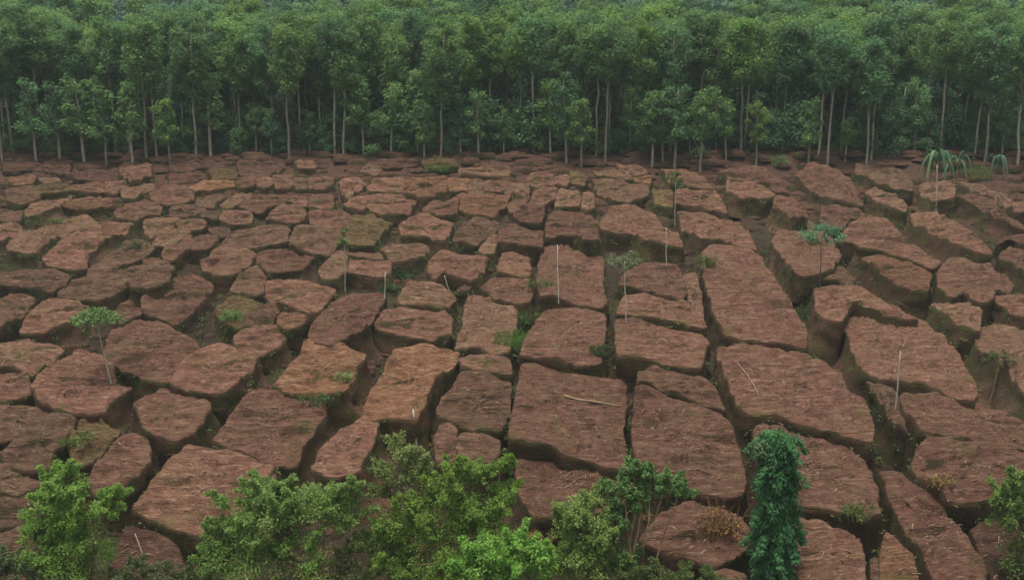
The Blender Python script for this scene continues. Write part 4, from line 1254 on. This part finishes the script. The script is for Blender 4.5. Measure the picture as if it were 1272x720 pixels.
bush('bush', (560, 800), [(560, 608, 32, 0), (590, 590, 20, .3), (622, 582, 15, .4), (540, 640, 36, -.2), (590, 640, 34, -.2), (500, 660, 34, 0), (480, 690, 36, 0), (560, 690, 48, -.5), (610, 668, 30, -.3), (630, 610, 16, .2), (520, 720, 44, -.4)],
     'broad mid-green bush at bottom centre', M_BUSH, 80, colr=(0.9, 0.85, 0.8))
bush('bush', (655, 830), [(612, 690, 30, -.6), (645, 690, 34, -.6), (590, 705, 30, -.6), (670, 705, 26, -.5), (625, 720, 45, -.8)],
     'vivid green low bush lowest at bottom centre', M_BUSH, 95, 0.15, (1.0, 1.15, 1.05))
bush('bush', (745, 800), [(720, 640, 26, 0), (705, 660, 24, 0), (735, 665, 30, -.2), (722, 700, 34, -.3), (740, 625, 16, .1), (700, 690, 26, -.2), (760, 700, 24, -.2)],
     'green bush right of bottom centre below the central blocks', M_BUSH, 70, colr=(0.8, 0.75, 0.8))
bush('bush', (775, 800), [(790, 590, 18, .2), (808, 598, 18, .2), (828, 604, 18, .2), (846, 610, 13, .2), (775, 610, 18, .2), (800, 615, 16, .2), (755, 615, 14, .1), (770, 640, 16, .2), (760, 672, 18, .1), (775, 705, 22, 0), (790, 630, 12, .2)],
     'grey-green bush with its crown drooping to the right', M_PALE, 50, 0.13, (0.60, 0.85, 0.68))
bush('bush', (1268, 800), [(1262, 600, 18, 0), (1252, 622, 22, 0), (1268, 650, 30, -.2), (1248, 645, 18, 0), (1272, 690, 30, -.2), (1290, 620, 30, 0)],
     'pale green bush cut by the right edge', M_PALE, 60, 0.12, (0.75, 0.88, 0.6))
bush('bush', (30, 810), [(20, 712, 22, 0), (50, 720, 20, 0), (0, 700, 14, 0), (-20, 720, 30, 0)], 'low greyish scrub at the bottom left corner', M_PALE, 50, 0.11, (0.5, 0.55, 0.6))
bush('bush', (190, 805), [(175, 712, 20, 0), (205, 718, 20, 0), (240, 722, 22, 0), (150, 722, 20, 0)], 'low greyish scrub along the bottom, left of the wide bush', M_PALE, 45, 0.10, (0.5, 0.52, 0.5))
bush('bush', (840, 810), [(820, 716, 18, 0), (850, 720, 20, 0), (790, 718, 20, 0), (885, 722, 18, 0)], 'low olive scrub along the bottom, left of the ivy-clad column', M_GRASS, 60, 0.11, (0.8, 0.9, 0.8))
bush('bush', (430, 810), [(430, 700, 18, 0), (450, 680, 12, 0), (440, 722, 26, 0)], 'sparse olive shrub between the wide and centre bushes', M_PALE, 50, 0.10, (0.5, 0.5, 0.4))

# column of climbing ivy on a dead trunk
def ivy_column():
    p = ground_at(955, 790)
    h = height_to(p, 536)
    root = link('ivy_column', None, loc=p); tag(root, 'dead trunk clad in dark green ivy standing at bottom right of centre', 'ivy-clad trunk')
    T = Tubes()
    pts = [Vector((0, 0, -0.4))] + [Vector((0.12 * math.sin(i * 1.3), 0.1 * math.cos(i), h * 0.95 * i / 8)) for i in range(1, 9)]
    T.add(pts, [0.42, .36, .33, .3, .28, .26, .24, .2, .1], 10)
    link('trunk', T.mesh('trunk', M_DBARK), root)
    C = []; R = []; cl = []
    ppm = px_per_m(p + Vector((0, 0, h * .6)))
    for i in range(170):
        f = (i + random.random()) / 170
        a = i * 2.4
        lump = 1.05 + 0.55 * noise.noise(Vector((math.cos(a) * 1.2, math.sin(a) * 1.2, f * 9)))
        wd = (1.0 - 0.42 * f) * lump
        if f > 0.9: wd *= 0.9
        if f < 0.16: wd *= 1.6
        r = wd * random.uniform(0.45, 1.15)
        x, y, z = math.cos(a) * r, math.sin(a) * r, h * f
        for q in range(3):               # each spray hangs down and tapers
            C.append((x * (1 + .10 * q), y * (1 + .10 * q), z - 0.26 * q)); R.append(random.uniform(0.20, 0.36) * (1 - 0.25 * q)); cl.append(min(1, random.random() * 0.8 + (0.25 if f > 0.88 else 0) + 0.12 * (q == 0)))
    for i in range(26):                  # loose runners sticking out
        f = random.uniform(0.1, 0.98); a = random.uniform(0, 6.28)
        for q in range(5):
            r = 0.6 + 0.17 * q; C.append((math.cos(a) * r, math.sin(a) * r, h * f + 0.08 * q - 0.05 * q * q)); R.append(0.13); cl.append(0.7)
    L1 = leaves(C, R, 110, 0.058, aspect=2.8, droop=1.2, shell=0.05, outward=0.3, cl=cl)
    c = link('foliage', mesh_from('foliage', L1[0], L1[1], [M_IVY], smooth=False, lv=L1[2]), root)
    c.color = (1.6, 1.25, 1.2, 1)
    # pale dead tuft leaning off the top left
    C = []; R = []
    for i in range(16):
        t = i / 15
        C.append((-0.25 - 0.75 * random.random(), random.uniform(-.4, .3), h * 0.95 - 0.9 * random.random())); R.append(random.uniform(.14, .3))
    L2 = leaves(C, R, 40, 0.11, aspect=2.0, droop=0.5, shell=0.1)
    c = link('pale_shoot', mesh_from('pale_shoot', L2[0], L2[1], [M_PALE], smooth=False, lv=L2[2]), root)
    c.color = (0.62, 0.75, 0.7, 1)
ivy_column()

# ------------------------------------------------------------------ thin moist air
def haze():
    V = [(x, y, z) for x in (-1000, 1000) for y in (-80, 1600) for z in (-60, 330)]
    F = [(0, 1, 3, 2), (4, 6, 7, 5), (0, 4, 5, 1), (2, 3, 7, 6), (0, 2, 6, 4), (1, 5, 7, 3)]
    m = bpy.data.materials.new('moist_air'); m.use_nodes = True
    nt = m.node_tree; nt.nodes.clear()
    out = nt.nodes.new('ShaderNodeOutputMaterial'); pv = nt.nodes.new('ShaderNodeVolumePrincipled')
    pv.inputs['Color'].default_value = (0.78, 0.92, 0.90, 1)
    pv.inputs['Density'].default_value = HAZE
    nt.links.new(pv.outputs[0], out.inputs['Volume'])
    o = link('haze', mesh_from('haze', V, F, [m], smooth=False)); tag(o, 'thin bluish moist air over the forest and hillside', 'haze', kind='stuff')
HAZE = 0.00035
if HAZE: haze()
